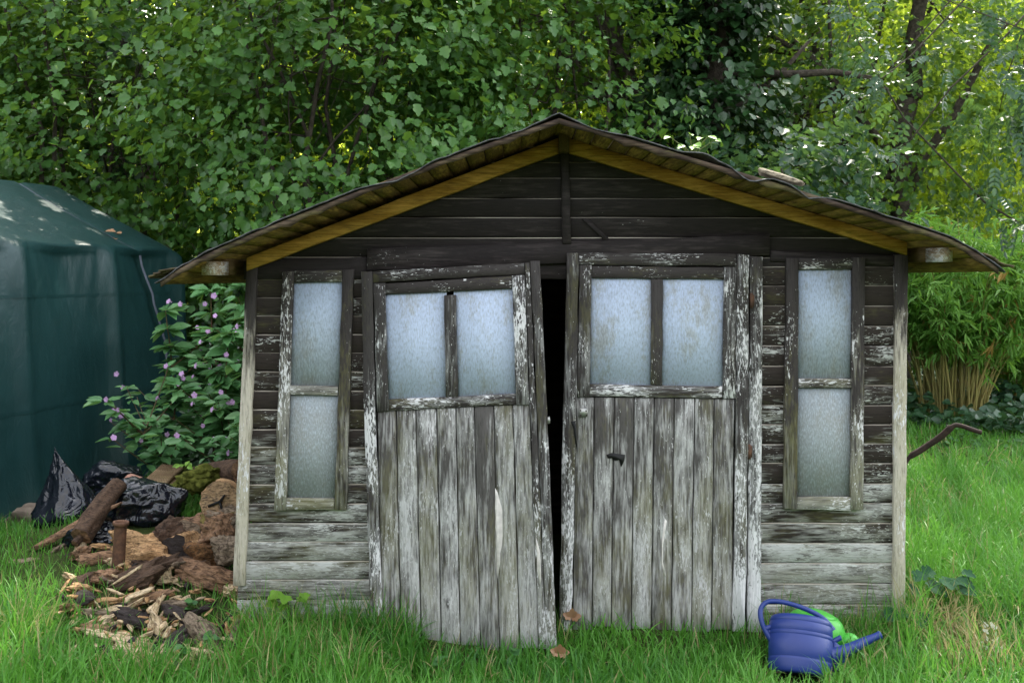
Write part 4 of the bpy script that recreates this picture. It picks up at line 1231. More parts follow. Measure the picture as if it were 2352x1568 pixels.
log('split_log', 'pale split log lying level left of the rusty pipe', at(184, 1290, .46), at(262, 1280, .52), .037, .04, R_br, R_pl, .16, .02)
log('dark_branch', 'dark thin branch behind the pale split log', at(150, 1283, .62), at(256, 1263, .66), .022, .026, R_dk, R_br, .2, .03, 'branch')
chunk('wood_chunk', 'tan broken wood chunk at the grass edge left of the split log', 'wood chunk', at(120, 1272, .72), (.16, .09, .07), (0, -.5, .1), R_gy, .25, .6, 21)
chunk('wood_chunk', 'flat brown piece of stump lying alone in the grass near the picture edge', 'wood chunk', at(50, 1298, .62), (.22, .13, .09), (0, -.15, .1), R_gy, .14, .7, 22)
chunk('fallen_log', 'long dark splintered log sloping down in front of the rusty pipe', 'log', at(298, 1338, .22), (.42, .15, .13), (.2, -.42, -.1), R_bk, .22, .6, 23, 5, None, 6, .5)
chunk('wood_splinter', 'light splinter lying across the dark sloping log', 'splinter', at(290, 1322, .13), (.17, .018, .016), (0, -.55, 0), R_pl, .2, .5, 24, 3)
BK = 'flat pieces of dark bark at the edge of the chips'
chunk('bark_piece', 'slate-dark flat bark piece, upper of the two left of the chips', 'bark', at(176, 1372, .02), (.17, .12, .035), (.35, -.28, -.1), R_dk, .16, .5, 25, 4, BK)
chunk('bark_piece', 'brown edged bark board, lower of the two left of the chips', 'bark', at(150, 1398, -.02), (.20, .07, .055), (.3, -.25, -.15), R_br, .14, .45, 26, 4, BK)
# chips, the ones that stand out
CH = 'pieces of rotten wood scattered in the grass'
for nm, lb, u, v, dm, ro, mt in (
    ('wood_chip', 'tallest pale slice standing among the chips', 347, 1440, (.17, .05, .035), (.2, -1.25, .1), R_pl),
    ('wood_chip', 'second pale slice leaning just right of the tallest one', 368, 1452, (.16, .045, .035), (.2, -2.1, .1), R_pl),
    ('wood_chip', 'short pale slice lying in front of the two standing slices', 362, 1470, (.10, .05, .035), (.3, -1.9, .1), R_pl),
    ('short_log', 'round brown short log lying among the chips, nearest the shed', 466, 1470, (.15, .115, .10), (.1, 1.0, .1), R_gy),
    ('wood_chip', 'black charred block right of the pale slices', 412, 1472, (.14, .08, .06), (.2, -.6, .2), R_dk),
    ('wood_chip', 'black charred lump at the front of the chips', 382, 1498, (.12, .09, .055), (.1, -.4, .5), R_dk),
    ('wood_chip', 'brown-black charred lump behind the pale slices', 318, 1430, (.13, .08, .06), (.1, .3, .2), R_dk),
    ('wood_chip', 'black sliver pointing toward the shed behind the chips', 435, 1418, (.15, .035, .03), (.1, -.35, 0), R_dk),
    ('wood_chip', 'slate black pieces right behind the pale slices', 402, 1422, (.10, .07, .06), (.1, .5, 0), R_dk),
    ('wood_chip', 'cream crumbly slab at the left of the chips', 226, 1440, (.17, .06, .04), (.2, -.35, .2), R_pl),
    ('wood_chip', 'brown broken knot lying under the cream slab', 224, 1465, (.13, .075, .06), (.1, .3, .1), R_br),
    ('wood_chip', 'cream flaky piece between the brown knot and the charred lump', 278, 1482, (.19, .06, .045), (.1, .25, .1), R_pl),
    ('wood_chip', 'second cream flaky piece below the first, darker underneath', 298, 1500, (.15, .055, .04), (.1, .3, .1), R_pl),
    ('wood_chip', 'long straw-coloured chip above the cream slab', 262, 1442, (.12, .025, .02), (.1, -.1, .1), R_pl),
    ('wood_chip', 'tan sliver at the upper left of the chips', 258, 1408, (.11, .03, .025), (.1, -.22, .1), R_pl),
    ('wood_chip', 'olive tinted chip in the grass left of the black lump', 228, 1418, (.12, .035, .035), (.1, .12, .1), R_gy),
    ('wood_chip', 'long brown broken strip lying above the chips', 330, 1384, (.22, .05, .045), (.1, -.3, .1), R_br),
    ('wood_chip', 'pale flaky strip next to the long brown strip', 298, 1384, (.15, .05, .04), (.1, -.45, .1), R_pl),
    ('wood_chip', 'tan strip left of the pale flaky strip', 238, 1390, (.13, .04, .035), (.1, -.1, .1), R_or),
    ('wood_chip', 'yellowish chip half buried in long grass, furthest toward the shed', 408, 1396, (.10, .05, .035), (.1, -.1, .1), R_gy),
    ('wood_chip', 'pale splintered end in the grass below the charred lump', 358, 1528, (.10, .035, .03), (.1, -1.2, .1), R_pl),
    ('wood_chip', 'tan chip standing in the grass right of the short log', 532, 1478, (.12, .055, .025), (.1, -1.25, .1), R_gy),
    ('wood_chip', 'reddish broken chip in the grass above the tan standing chip', 548, 1432, (.09, .06, .035), (.1, .4, .1), R_or),
    ('wood_chip', 'rusty brown crumb near the grass by the shed door', 645, 1512, (.11, .06, .04), (.1, .4, .1), R_or),
    ('wood_chip', 'black crumb at the end of the scatter toward the doors', 682, 1540, (.06, .045, .05), (.1, -.8, .1), R_dk),
    ('wood_chip', 'pale thin flake near the bottom of the scatter', 618, 1552, (.13, .03, .02), (.1, .2, .1), R_pl)):
    dm = tuple(q * 1.22 for q in dm); p = gpt(u, v); p[2] = at(u, v, p[1])[2] + max(.02, dm[2] * .3)
    chunk(nm, lb, 'wood chip' if 'chip' in nm else 'log', p, dm, ro, mt, .2, .45, u * .13, 4 if dm[0] > .12 else 3, CH, 6, .45)
# small countless-looking crumbs, still one by one
protos = []
for k in range(9):
    mb = MB(); chunk_mesh(mb, (random.uniform(.035, .085), random.uniform(.014, .03), random.uniform(.010, .022)), np.eye(3), np.zeros(3), .25, .45, 40 + k, 2, 6, .5)
    protos.append(mb)
cols = [(R_pl, 'pale', 'small pale splinter of rotten wood in the scatter of chips'), (R_or, 'orange', 'small orange-brown crumb of rotten wood in the scatter of chips'), (R_dk, 'black', 'small black crumb of rotten wood in the scatter of chips')]
pm = {}
for k in range(210):
    while True:
        u, v = rng.normal(335, 150), rng.normal(1458, 78)
        if 100 < u < 700 and 1330 < v < 1567: break
    if k > 170: u, v = rng.uniform(250, 540), rng.normal(1330, 14)
    ci = [0, 0, 0, 1, 1, 2][rng.integers(0, 6)]; pi = int(rng.integers(0, 9)); mt, cn, lb = cols[ci]
    p = gpt(u, v); p[2] = float(ground(p[0], p[1])) + rng.uniform(.02, .055)
    if (ci, pi) not in pm:
        o = protos[pi].build('wood_splinter', mt); pm[(ci, pi)] = o.data
    else: o = link('wood_splinter', pm[(ci, pi)])
    o.location = p; o.rotation_euler = (rng.uniform(-.6, .6), rng.uniform(-.7, .7), rng.uniform(0, 6.28)); s = rng.uniform(.7, 1.5); o.scale = (s, s, s)
    tag(o, lb, 'splinter', f'small {cn} crumbs of rotten wood')

# ------------------------------------------------------------------ watering can and green tub
t = NT('blue_plastic'); co = t.coord(); n1 = t.noise(co, 60, 4, .6); n2 = t.noise(co, 8, 4)
M['blue'] = t.done(t.pbsdf(t.mix(t.ramp(n2, .4, .7, 0, .5), (.014, .034, .18), (.022, .048, .23)), t.ramp(n1, .3, .7, .38, .5), .45, t.bump(n1, .06, .003)))
t = NT('green_plastic'); co = t.coord(); n1 = t.noise(co, 7, 4)
M['greenp'] = t.done(t.pbsdf(t.mix(t.ramp(n1, .4, .7), (.055, .36, .035), (.09, .46, .06)), .4, .45))
yc = -.46; cb = at(1838, 1550, yc)
can = thing('watering_can', 'blue plastic watering can tilted in the grass by the shed corner', 'watering can', cb)
dC = yc + DIST; k_ = dC / F                                             # metres per measured px at the can
Rm = Matrix.Rotation(math.radians(9.0), 4, 'Y') @ Matrix.Rotation(math.radians(-27), 4, 'X')
Mc = Matrix.Translation(Vector(cb)) @ Rm
W, Hh = 73.5 * k_, 128 * k_
mb = MB()
prof = [(0, .012), (.86, .010), (.94, .0), (.985, .018), (1.0, .10)]
prof = [(0.001, .004), (W * .80, .004), (W * .90, -.006), (W * .955, .006), (W * .985, .022), (W * 1.0, .05), (W * 1.0, .058), (W * .986, .0605), (W * .986, .064), (W * 1.0, .0665),
        (W * 1.0, Hh * .62), (W * .987, Hh * .628), (W * .987, Hh * .638), (W * 1.0, Hh * .648), (W * 1.0, Hh * .695), (W * .989, Hh * .70), (W * .989, Hh * .71), (W * 1.0, Hh * .718),
        (W * .99, Hh * .86), (W * .972, Hh * .868), (W * .972, Hh * .878), (W * .985, Hh * .886), (W * .94, Hh * .955), (W * .88, Hh * .985), (W * .80, Hh * 1.0), (W * .66, Hh * 1.005), (W * .64, Hh * .995), (W * .62, Hh * .93), (.001, Hh * .93)]
lathe(mb, prof, 56, Mc, .80)
mb.build('body', M['blue'], can, True)


def canp(u, v, dy=0.0): return at(u, v, yc + dy)


def spline(P, n):
    P = [np.array(p, float) for p in P]; out = []
    for i in range(len(P) - 1):
        p0, p1, p2, p3 = P[max(i - 1, 0)], P[i], P[i + 1], P[min(i + 2, len(P) - 1)]
        for s in np.linspace(0, 1, n, endpoint=False):
            out.append(.5 * ((2 * p1) + (p2 - p0) * s + (2 * p0 - 5 * p1 + 4 * p2 - p3) * s * s + (3 * p1 - p0 - 3 * p2 + p3) * s ** 3))
    return out + [P[-1]]


def zc(u, v):
    y = yc
    for _ in range(4):
        p = at((1780 + u / 5.113) * .9408, (1420 + v / 5.113) * .9408, y); y = yc + (p[2] - cb[2]) * .46
    return p


hp_ = spline([zc(1262, 560), zc(1200, 478), zc(1080, 395), zc(900, 315), zc(700, 255), zc(540, 238), zc(450, 262), zc(398, 330), zc(392, 420), zc(420, 530), zc(475, 640), zc(540, 730), zc(585, 790)], 8)
mb = MB(); tube(mb, hp_, [.0105 + .004 * abs(s - .4) + (.006 * max(0, s - .8) / .2) for s in np.linspace(0, 1, len(hp_))], 16, True)
fl = spline([zc(600, 560), zc(545, 560), zc(490, 570), zc(455, 585)], 6); tube(mb, fl, [.030, .024, .019, .016, .014] + [.013] * (len(fl) - 5), 14, True)
fl = spline([zc(1180, 470), zc(1240, 540), zc(1285, 610)], 6); tube(mb, fl, [.012 + .008 * s for s in np.linspace(0, 1, len(fl))], 14, True)
# web between handle and body
q = [zc(575, 575), zc(575, 785), zc(540, 760), zc(470, 640), zc(440, 580)]
mb.add([p + np.array([0, -.008, 0]) for p in q] + [p + np.array([0, .012, 0]) for p in q], [[0, 1, 2, 3, 4], [9, 8, 7, 6, 5]] + [[i, (i + 1) % 5, 5 + (i + 1) % 5, 5 + i] for i in range(5)])
mb.build('handle', M['blue'], can, True)
spn = spline([zc(1255, 930), zc(1400, 880), zc(1560, 810), zc(1730, 725), zc(1890, 655)], 7)
mb = MB(); L_ = len(spn); tube(mb, spn, [.046 - .031 * (i / (L_ - 1)) ** .55 for i in range(L_ - 6)] + [.017, .0165, .0165, .0165, .018, .0175], 22, True)
q = [zc(1285, 720), zc(1330, 745), zc(1420, 830), zc(1540, 830), zc(1400, 1010), zc(1290, 1150)]
mb.add([p + np.array([0, -.018, 0]) for p in q] + [p + np.array([0, .022, 0]) for p in q], [list(range(6)), list(range(11, 5, -1))] + [[i, (i + 1) % 6, 6 + (i + 1) % 6, 6 + i] for i in range(6)])
mb.build('spout', M['blue'], can, True)
mb = MB(); pg = spline([zc(1270, 760), zc(1320, 730), zc(1375, 700), zc(1400, 692)], 5)
tube(mb, pg, [.0115] * (len(pg) - 2) + [.010, .004], 14, True); mb.build('peg', M['blue'], can, True)

yg = -.24
gc_ = at(1862, 1462, yg)
tub = thing('green_tub', 'bright green plastic tub lying upturned behind the blue watering can', 'tub', gc_)
mb = MB(); kg = (yg + DIST) / F
Rg = Matrix.Translation(Vector(at(1866, 1470, yg))) @ Matrix.Rotation(math.radians(12), 4, 'Y')
R0 = 70 * kg
lathe(mb, [(R0 * 1.02, -.06), (R0 * 1.02, .028), (R0 * 1.005, .030), (R0 * 1.005, .033), (R0 * 1.02, .035), (R0 * .99, .06), (R0 * .93, .085), (R0 * .82, .108), (R0 * .66, .126), (R0 * .60, .128), (R0 * .59, .126), (R0 * .57, .130), (R0 * .35, .140), (.001, .144)], 48, Rg, .8)
mb.build('shell', M['greenp'], tub, True)
mb = MB(); lathe(mb, [(.001, -.04), (.04, -.03), (.052, .0), (.045, .03), (.025, .045), (.001, .05)], 24, Matrix.Translation(Vector(at(1950, 1478, yg - .05))), .9)
mb.build('lug', M['greenp'], tub, True)

# ------------------------------------------------------------------ iron lever, loose plank, small plants
lv = MB()
q = spline([at(2070, 1112, .30), at(2082, 1058, .32), at(2120, 1030, .32), at(2160, 1003, .30), at(2188, 979, .28), at(2205, 977, .27), at(2232, 986, .25), at(2254, 993, .24)], 5)
tube(lv, q, [.011] * 7 + [.0165] * 8 + [.0175] * 5 + [.012] * (len(q) - 20), 10, True)
tube(lv, [at(2070, 1112, .30), np.append(at(2064, 1108, .30)[:2], -.05)], .01, 8)
tag(lv.build('iron_bar', M['rustdark'], None, True, loc=tuple(at(2083, 1115, .3))), 'rusty bent iron bar sticking out past the shed corner post', 'bar')
e0 = (1750 - UC) / F * (DIST + .0)
pb = MB()
pa, pb_ = at(1750, 402, -.28), at(1832, 426, -.28)
tdir = unit(pb_ - pa); Rp = np.array([tdir, [0, 1, 0], np.cross(tdir, [0, 1, 0])]).T
cpl = (pa + pb_) / 2; xx = cpl[0]; cpl[2] = float(rz_side(1, (xx - RX) / (eR[0] - RX))[2]) + .072
chunk_mesh(pb, (.165, .09, .035), Rp, cpl, .05, .3, 3, 4, 7, .05)
tag(pb.build('loose_plank', rot_mat('mouldy_plank', (.20, .165, .115), (.29, .25, .18), (.06, .055, .04)), None, loc=tuple(cpl - [0, 0, .03])), 'pale mouldy plank offcut lying loose on the roof felt', 'plank')
pl2 = MB(); cp2 = at(470, 560, -.05); xx = at(398, 640, -.25); 


def sprig(name, label, cat, base, n, size, shape, mat, h, spread, stem=.003):
    o = thing(name, label, cat, base); st = MB(); P, T, N, S = [], [], [], []
    for k in range(n):
        d = np.array([rng.normal() * spread, rng.normal() * spread * .6 - .02, h * rng.uniform(.55, 1.1)])
        e = base + d; tube(st, [base, base + d * np.array([.35, .35, .6]), e], [stem, stem * .8, stem * .5], 5, False)
        P.append(e); T.append(np.array([d[0] * 4 + rng.normal() * .4, d[1] * 4 - .5, -.1])); N.append(np.array([0, -.55, 1.]) + rng.normal(size=3) * .3); S.append(size * rng.uniform(.7, 1.2))
    st.build('stem', M['stem_green'], o); leaves('foliage', np.array(P), np.array(T), np.array(N), np.array(S), shape, mat, o)
    return o


M['stem_green'] = plain('green_stem', (.10, .12, .03), .6, .3, .3)
L_lime = leaf_mat('lime_leaf', (.14, .30, .035), (.2, .38, .05), (.35, .55, .06), .35)
L_dk = leaf_mat('lobed_leaf', (.020, .07, .03), (.04, .10, .048), (.06, .12, .03), .10, .75, .12)
p = gpt(668, 1432); sprig('maple_seedling', 'lime green seedling growing against the boards under the narrower window', 'plant', p, 7, .075, LOBED, L_lime, .16, .05)
p = gpt(2150, 1405); sprig('lobed_weed', 'weed with broad blue-green lobed leaves beside the corner post', 'plant', p, 13, .085, LOBED, L_dk, .19, .10)
p = gpt(2085, 1440); sprig('bindweed', 'dark heart-shaped leaves at the foot of the corner post', 'plant', p, 4, .10, ROUND, L_dk, .11, .04)
rp_ = np.array([at(1590, 360, -.25)[0], -.25, 0]); rp_[2] = float(rz_side(1, (rp_[0] - RX) / (eR[0] - RX))[2]) + .02
sprig('roof_seedling', 'small seedling sprouting from the roof slope above the rafter', 'plant', rp_, 9, .062, OVAL, L_lime, .13, .06)
p = gpt(432, 1120); sprig('pale_sprig', 'tiny yellowish sprig growing at the edge of the decking boards', 'plant', at(425, 1080, 1.7), 8, .06, OVAL, L_lime, .06, .05)
M['dryleaf'] = leaf_mat('dry_leaf', (.32, .17, .09), (.42, .25, .14), (.4, .2, .08), .25)
for i, (u, v, lb) in enumerate(((1312, 1450, 'pinkish dry leaf caught in the grass at the foot of the square door'), (1284, 1535, 'curled orange dry leaf in the grass in front of the gap between the doors'))):
    p = gpt(u, v); p[2] += .07
    o = leaves('dry_leaf', np.tile(p, (3, 1)), np.array([[1, -.3, .3], [-.9, -.2, .5], [.1, -.4, 1]]), np.tile([0, -1., .6], (3, 1)), np.array([.05, .045, .05]), LOBED, M['dryleaf'], None, loc_ := None) if False else leaves('dry_leaf', np.tile(p, (3, 1)), np.array([[1, -.3, .3], [-.9, -.2, .5], [.1, -.4, 1]]), np.tile([0, -1., .6], (3, 1)), np.array([.05, .045, .05]), LOBED, M['dryleaf'], None)
    tag(o, lb, 'leaf')
# dead leaves on the tarpaulin
for (s_, w_, lb) in ((LL - .70, .28, 'larger brown dead leaf caught on the strap of the tarpaulin roof'), (LL - .62, .24, 'curled brown dead leaf just below the larger one on the strap'), (LL - .45, .30, 'single brown dead leaf on the far end of the tarpaulin roof')):
    p = tp(s_, w_) + np.array([0, 0, .015])
    tag(leaves('dead_leaf', p[None], rng.normal(size=(1, 3)) * [1, 1, .2], np.array([[0, -.3, 1]]), np.array([.10 if 'larger' in lb else .07]), LOBED, M['dryleaf'], None), lb, 'leaf')
# flowering grass stalk
sg = thing('seed_grass', 'tall pale flowering grass stalk in front of the lawn', 'plant', gpt(2278, 1562))
st = MB(); b0 = origin(sg); tp_ = at(2274, 1436, b0[1] + .05)
tube(st, [b0, b0 + (tp_ - b0) * .5 + [.01, 0, 0], tp_], [.002, .0016, .001], 5); st.build('stem', M['stem_green'], sg)
P, T = [], []
for k in range(70):
    s = rng.uniform(.3, 1); sd = rng.choice([-1, 1]); e = b0 + (tp_ - b0) * s + np.array([sd * rng.uniform(0, .06) * (1.15 - s) * 1.4, rng.normal() * .015, rng.uniform(-.01, .02)])
    P.append(e); T.append([sd * .6, rng.normal() * .3, .8])
leaves('seed_head', np.array(P), np.array(T), np.tile([0, -1, .2], (70, 1)), rng.uniform(.012, .02, 70), LANCE, leaf_mat('seed', (.42, .45, .36), (.55, .56, .46), (.4, .4, .3), .3), sg, None, 2.2)

# ------------------------------------------------------------------ grass
def grass(name, label, x, y, h, w, mat, dry, lean=.55, root=.0):
    n = len(x); K = 5
    base = np.stack([x, y, ground(x, y) - .01 + root], -1)
    a = rng.uniform(0, 2 * math.pi, n); dr = np.stack([np.cos(a), np.sin(a), 0 * a], -1)
    wd = rng.normal(size=n) * .7; fa = a + math.pi / 2 + wd; sd = np.stack([np.cos(fa), np.sin(fa), 0 * a], -1)
    bend = np.abs(rng.normal(size=n)) * lean + .08; el = rng.uniform(.0, .35, n)
    V = np.zeros((n, 2 * K + 1, 3)); p = base.copy(); ang = el.copy()
    for k in range(K + 1):
        f = k / K
        if k < K:
            ww = (w * (1 - f ** 1.8) * .5 + .0004)[:, None]
            V[:, 2 * k] = p - sd * ww; V[:, 2 * k + 1] = p + sd * ww
        else: V[:, 2 * K] = p
        ang = ang + bend * (1.0 / K) * (.6 + 1.2 * f)
        p = p + (dr * np.sin(ang)[:, None] + np.array([0, 0, 1.]) * np.cos(ang)[:, None]) * (h / K)[:, None]
    V = V.reshape(-1, 3); m = 2 * K + 1
    fs = []; st = []; c = 0
    for k in range(K - 1): fs += [2 * k, 2 * k + 1, 2 * k + 3, 2 * k + 2]; st.append(c); c += 4
    fs += [2 * K - 2, 2 * K - 1, 2 * K]; st.append(c); c += 3
    loops = (np.array(fs)[None] + (np.arange(n) * m)[:, None]).ravel(); starts = (np.array(st)[None] + (np.arange(n) * c)[:, None]).ravel()
    o = np_mesh(name, V, loops, starts, mat, None, {'rnd': np.repeat(np.clip(.45 * rng.random(n) + .55 * (.5 + .28 * np.sin(2.7 * x + 1.9 * np.sin(2.3 * y)) + .28 * np.sin(3.9 * y + 1.3 * np.sin(4.1 * x)) + .2 * np.sin(11 * x + 3 * np.sin(9 * y)) * np.sin(10 * y)), 0, 1), m), 'dry': np.repeat(dry, m)})
    return tag(o, label, 'grass', kind='stuff')


L_grass = leaf_mat('grass_blade', (.020, .115, .013), (.15, .385, .05), (.19, .47, .06), .34, .42, .35, dry=(.40, .32, .16))


def scatter(n, x0, x1, y0, y1, dens):
    x = rng.uniform(x0, x1, n); y = rng.uniform(y0, y1, n)
    k = rng.random(n) < dens(x, y)
    ins = (x > xl - .02) & (x < xr + .02) & (y > -.07 - .17 * np.clip((x + .7) / .9, 0, 1) * (x < .22)) & (y < yb)
    can_ = (np.hypot((x - cb[0]) / .16, (y - cb[1] - .04) / .14) < 1) | ((np.abs(x - cb[0]) < .15) & (y < cb[1] + .02) & (y > cb[1] - .24) & (rng.random(n) < .88))
    k &= ~ins & ~can_
    return x[k], y[k]


pile = lambda x, y: np.exp(-(((x + 2.05) / .75) ** 2 + ((y - .75) / .5) ** 2) * 1.3)
chips = lambda x, y: np.exp(-(((x + 1.70) / .50) ** 2 + ((y + .20) / .42) ** 2) ** 1.5)
patch = lambda x, y: .5 + .25 * np.sin(2.1 * x + 1.7 * y + 1) + .25 * np.sin(3.7 * y - 2.6 * x + 4)


def lawn(name, label, n, x0, x1, y0, y1, hh, ww, lean=.55):
    x, y = scatter(n, x0, x1, y0, y1, lambda x, y: np.clip((1 - 1.15 * pile(x, y)) * (1 - .80 * chips(x, y)), 0, 1) * (.62 + .38 * patch(x * 2.3, y * 2.3)))
    P_ = patch(x, y); cl = .5 + .5 * np.sin(9 * x + 3 * np.sin(7 * y)) * np.sin(8 * y + 2 * np.sin(6 * x))
    h = rng.uniform(hh[0], hh[1], len(x)) * (.65 + .35 * P_ + .35 * cl * rng.random(len(x))) * (1 - .60 * chips(x, y)) * (1 - .5 * pile(x, y))
    front = np.exp(-(np.maximum(0, np.abs(x - .45) - .75) / .35) ** 2) * sstep(-1.2, -.6, y) * (y < 0)
    h = h * (1 - .52 * front)
    d = (rng.random(len(x)) < (.025 + .10 * (1 - P_) ** 2 + .25 * chips(x, y))).astype(float) * rng.uniform(.5, 1, len(x))
    straw = np.exp(-(((x - 2.15) / .22) ** 2 + ((y + .42) / .16) ** 2)) + np.exp(-(((x - 2.12) / .14) ** 2 + ((y + .1) / .14) ** 2))
    d = np.maximum(d, (rng.random(len(x)) < .85 * straw) * .9)
    return grass(name, label, x, y, h, rng.uniform(ww[0], ww[1], len(x)), L_grass, d, lean)


lawn('grass', 'long lush grass in front of the shed doors', 42000, -2.6, 2.7, -1.5, -.02, (.12, .32), (.0045, .012), 1.0)
lawn('lawn_grass', 'long swept grass on the lawn beside the shed', 52000, 1.95, 5.2, -.6, 3.2, (.15, .36), (.004, .010), 1.25)
lawn('far_grass', 'shorter bright grass toward the bamboo', 26000, 1.95, 7.5, 3.2, 7.2, (.08, .18), (.006, .012), .7)
lawn('side_grass', 'grass around the log pile and the foot of the tarpaulin', 30000, -4.6, -1.25, -.1, 3.4, (.06, .17), (.003, .007), .7)
lawn('near_grass', 'grass on the near lawn around the camera', 14000, -4.5, 4.5, -4.2, -1.5, (.08, .18), (.005, .010), .7)
n = 900
wx, wy = rng.uniform(-2.6, 5.2, n), rng.uniform(-.6, 6.0, n); cl_ = (np.sin(3.1 * wx + 2 * wy) * np.sin(2.7 * wy - 1.9 * wx) > .15) & ~((wx > xl - .1) & (wx < xr + .1) & (wy > -.3) & (wy < yb)) & ~((wx < -1.2) & (wy > .0))
wx, wy = wx[cl_], wy[cl_]; k4 = 5
wx, wy = np.repeat(wx, k4), np.repeat(wy, k4); P = np.stack([wx, wy, ground(wx, wy) + rng.uniform(.03, .10, len(wx))], -1)
tag(leaves('lawn_weeds', P, rng.normal(size=P.shape) * [1, 1, .3], np.array([0, -.3, 1.]) + rng.normal(size=P.shape) * .35, rng.uniform(.03, .065, len(P)), ROUND, leaf_mat('weed_leaf', (.03, .10, .03), (.07, .18, .05), (.14, .26, .05), .25, .5, .25), None), 'small round weed leaves scattered low in the lawn', 'weeds', kind='stuff')
# scruffy tall tuft at the left edge and taller blades against the boards
x = rng.normal(-2.28, .10, 260); y = rng.normal(-.42, .10, 260)
grass('tall_grass_tuft', 'tall pale grass tuft catching the sun at the picture edge', x, y, rng.uniform(.2, .42, 260), rng.uniform(.006, .011, 260), L_grass, (rng.random(260) < .3) * .6, .8)
x = rng.uniform(-1.35, 2.0, 2600); y = rng.uniform(-.20, -.03, 2600) - .17 * np.clip((x + .7) / .9, 0, 1) * (x < .22)
k = ~((x > -.45) & (x < 1.25) & (rng.random(2600) < .8)); x, y = x[k], y[k]
grass('edge_grass', 'taller blades growing up against the shed boards', x, y, rng.uniform(.12, .34, len(x)) * (.7 + .5 * patch(x * 3, y)) * np.where((x > -.45) & (x < 1.25), .5, 1), rng.uniform(.003, .0065, len(x)), L_grass, (rng.random(len(x)) < .18) * .8, .7)

# hedge added out of view behind the camera: it keeps low light off the front and darkens the lower panes
hd = thing('light_blocking_hedge', 'tall hedge added out of view behind the camera to block low light', 'hedge', (0, -13.5, 0))
hb = MB(); hv = []
for i in range(41):
    x = -18 + 36 * i / 40
    hv += [np.array([x, -13.2, -.1]), np.array([x, -13.4, 4.6 + .4 * math.sin(i * .9)]), np.array([x, -14.4, 4.6 + .4 * math.sin(i * 1.1 + 1)]), np.array([x, -14.6, -.1])]
hb.add(hv, [[4 * i + j, 4 * i + j + 1, 4 * i + j + 5, 4 * i + j + 4] for i in range(40) for j in range(3)])
hb.build('branches', bark, hd)
n = 9000
P = np.stack([rng.uniform(-18.3, 18.3, n), rng.uniform(-14.9, -12.9, n), 5.5 * rng.random(n) ** .9], -1); P = P[(P[:, 1] > -13.5) | (P[:, 2] > 4.4)]
leaves('foliage', P, rng.normal(size=P.shape) + [0, .3, -.3], np.array([0, .6, .8]) + rng.normal(size=P.shape) * .5, rng.uniform(.2, .38, len(P)), OVAL, L_hazel, hd)

# uneven tufts that stand above the rest
tx_, ty_, th_ = [], [], []
for k in range(170):
    if k < 70: x0, y0, hh_ = rng.uniform(-2.5, -.45), rng.uniform(-.75, -.08), rng.uniform(.16, .34)
    elif k < 95: x0, y0, hh_ = rng.uniform(-.4, 1.3), rng.uniform(-.75, -.42), rng.uniform(.10, .18)
    else: x0, y0, hh_ = rng.uniform(1.3, 4.6), rng.uniform(-.6, 4.2), rng.uniform(.22, .42)
    if k >= 95 and x0 < xr + .1: y0 = rng.uniform(-.7, -.15); hh_ *= .6
    if chips(x0, y0) > .25 or np.hypot(x0 - cb[0], y0 - cb[1]) < .2: continue
    m = int(rng.integers(25, 70)); tx_.append(x0 + rng.normal(size=m) * .035); ty_.append(y0 + rng.normal(size=m) * .035); th_.append(hh_ * rng.uniform(.5, 1.1, m))
tx_, ty_, th_ = map(np.concatenate, (tx_, ty_, th_))
grass('grass_tufts', 'taller uneven tufts of grass in front of the boards and on the lawn', tx_, ty_, th_, rng.uniform(.004, .0105, len(tx_)), L_grass, (rng.random(len(tx_)) < .12) * .8, 1.15)

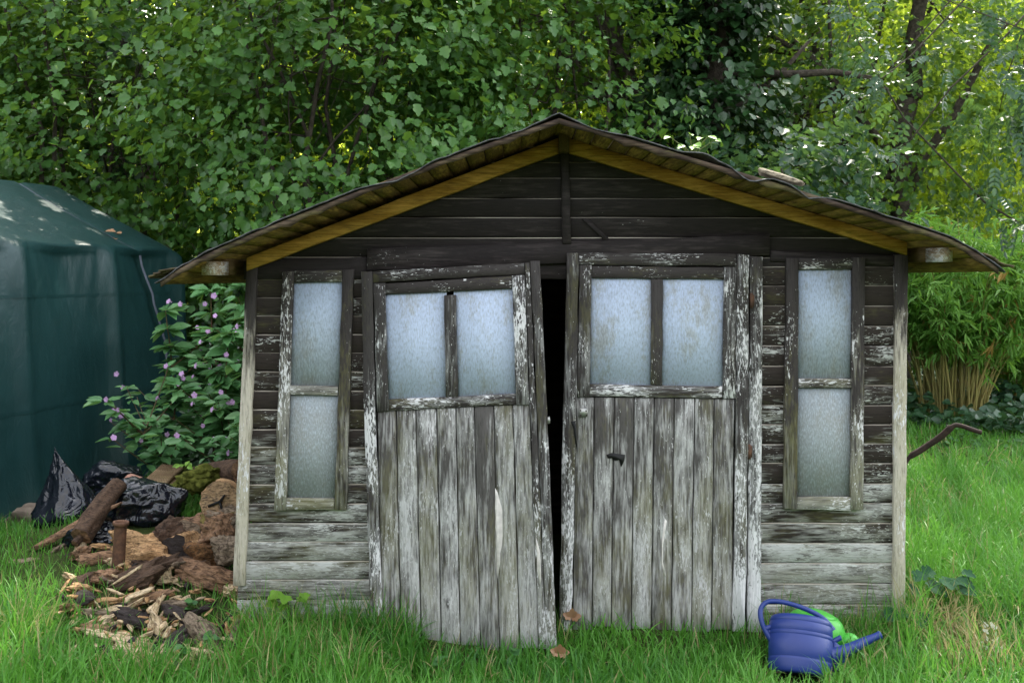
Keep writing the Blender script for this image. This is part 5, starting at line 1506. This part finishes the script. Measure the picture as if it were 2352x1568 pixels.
# ------------------------------------------------------------------ light and camera
sc = bpy.context.scene
sun = bpy.data.lights.new('sun', 'SUN'); sun.energy = 8.5; sun.angle = math.radians(.5); sun.color = (1, .93, .80)
so = bpy.data.objects.new('sun', sun); C.objects.link(so); so.rotation_euler = SUN.to_track_quat('Z', 'Y').to_euler(); so.location = (5, 12, 15)
w = bpy.data.worlds.new('World'); sc.world = w; w.use_nodes = True
nt = w.node_tree; bg = nt.nodes['Background']
sky = nt.nodes.new('ShaderNodeTexSky'); sky.sky_type = 'NISHITA'; sky.sun_disc = False
sky.sun_elevation = math.asin(SUN.z); sky.sun_rotation = math.atan2(SUN.x, SUN.y); sky.air_density = 1.0; sky.dust_density = 2.0; sky.ozone_density = 1.0
hs = nt.nodes.new('ShaderNodeHueSaturation'); hs.inputs['Saturation'].default_value = .42; nt.links.new(sky.outputs[0], hs.inputs['Color'])
tc = nt.nodes.new('ShaderNodeTexCoord'); cn_ = nt.nodes.new('ShaderNodeTexNoise'); cn_.inputs['Scale'].default_value = 2.2; cn_.inputs['Detail'].default_value = 6; cn_.inputs['Distortion'].default_value = .4
nt.links.new(tc.outputs['Generated'], cn_.inputs['Vector'])
mr = nt.nodes.new('ShaderNodeMapRange'); mr.inputs[1].default_value = .46; mr.inputs[2].default_value = .66; mr.inputs[4].default_value = .75; nt.links.new(cn_.outputs[0], mr.inputs[0])
mxw = nt.nodes.new('ShaderNodeMix'); mxw.data_type = 'RGBA'; nt.links.new(mr.outputs[0], mxw.inputs[0]); nt.links.new(hs.outputs[0], mxw.inputs[6]); mxw.inputs[7].default_value = (2.75, 2.65, 2.5, 1)   # broken white cloud
wm = nt.nodes.new('ShaderNodeMix'); wm.data_type = 'RGBA'; wm.blend_type = 'MULTIPLY'; wm.inputs[0].default_value = 1; wm.inputs[7].default_value = (1.01, 1.0, .965, 1); nt.links.new(mxw.outputs[2], wm.inputs[6])   # hazy, slightly warm
nt.links.new(wm.outputs[2], bg.inputs[0]); bg.inputs[1].default_value = 1.06
cam = bpy.data.cameras.new('camera'); co_ = bpy.data.objects.new('camera', cam); C.objects.link(co_)
co_.location = (0, -DIST, EYE); co_.rotation_euler = (math.pi / 2, 0, 0)
cam.lens = 36; cam.sensor_width = 36; cam.shift_y = -(784 - VH) / F; cam.clip_end = 600
cam.dof.use_dof = True; cam.dof.focus_distance = 5.0; cam.dof.aperture_fstop = 7
sc.camera = co_
sc.view_settings.view_transform = 'Standard'; sc.view_settings.look = 'None'; sc.view_settings.exposure = 0; sc.view_settings.gamma = 1
sc.cycles.max_bounces = 8; sc.cycles.transparent_max_bounces = 4; sc.cycles.use_denoising = True
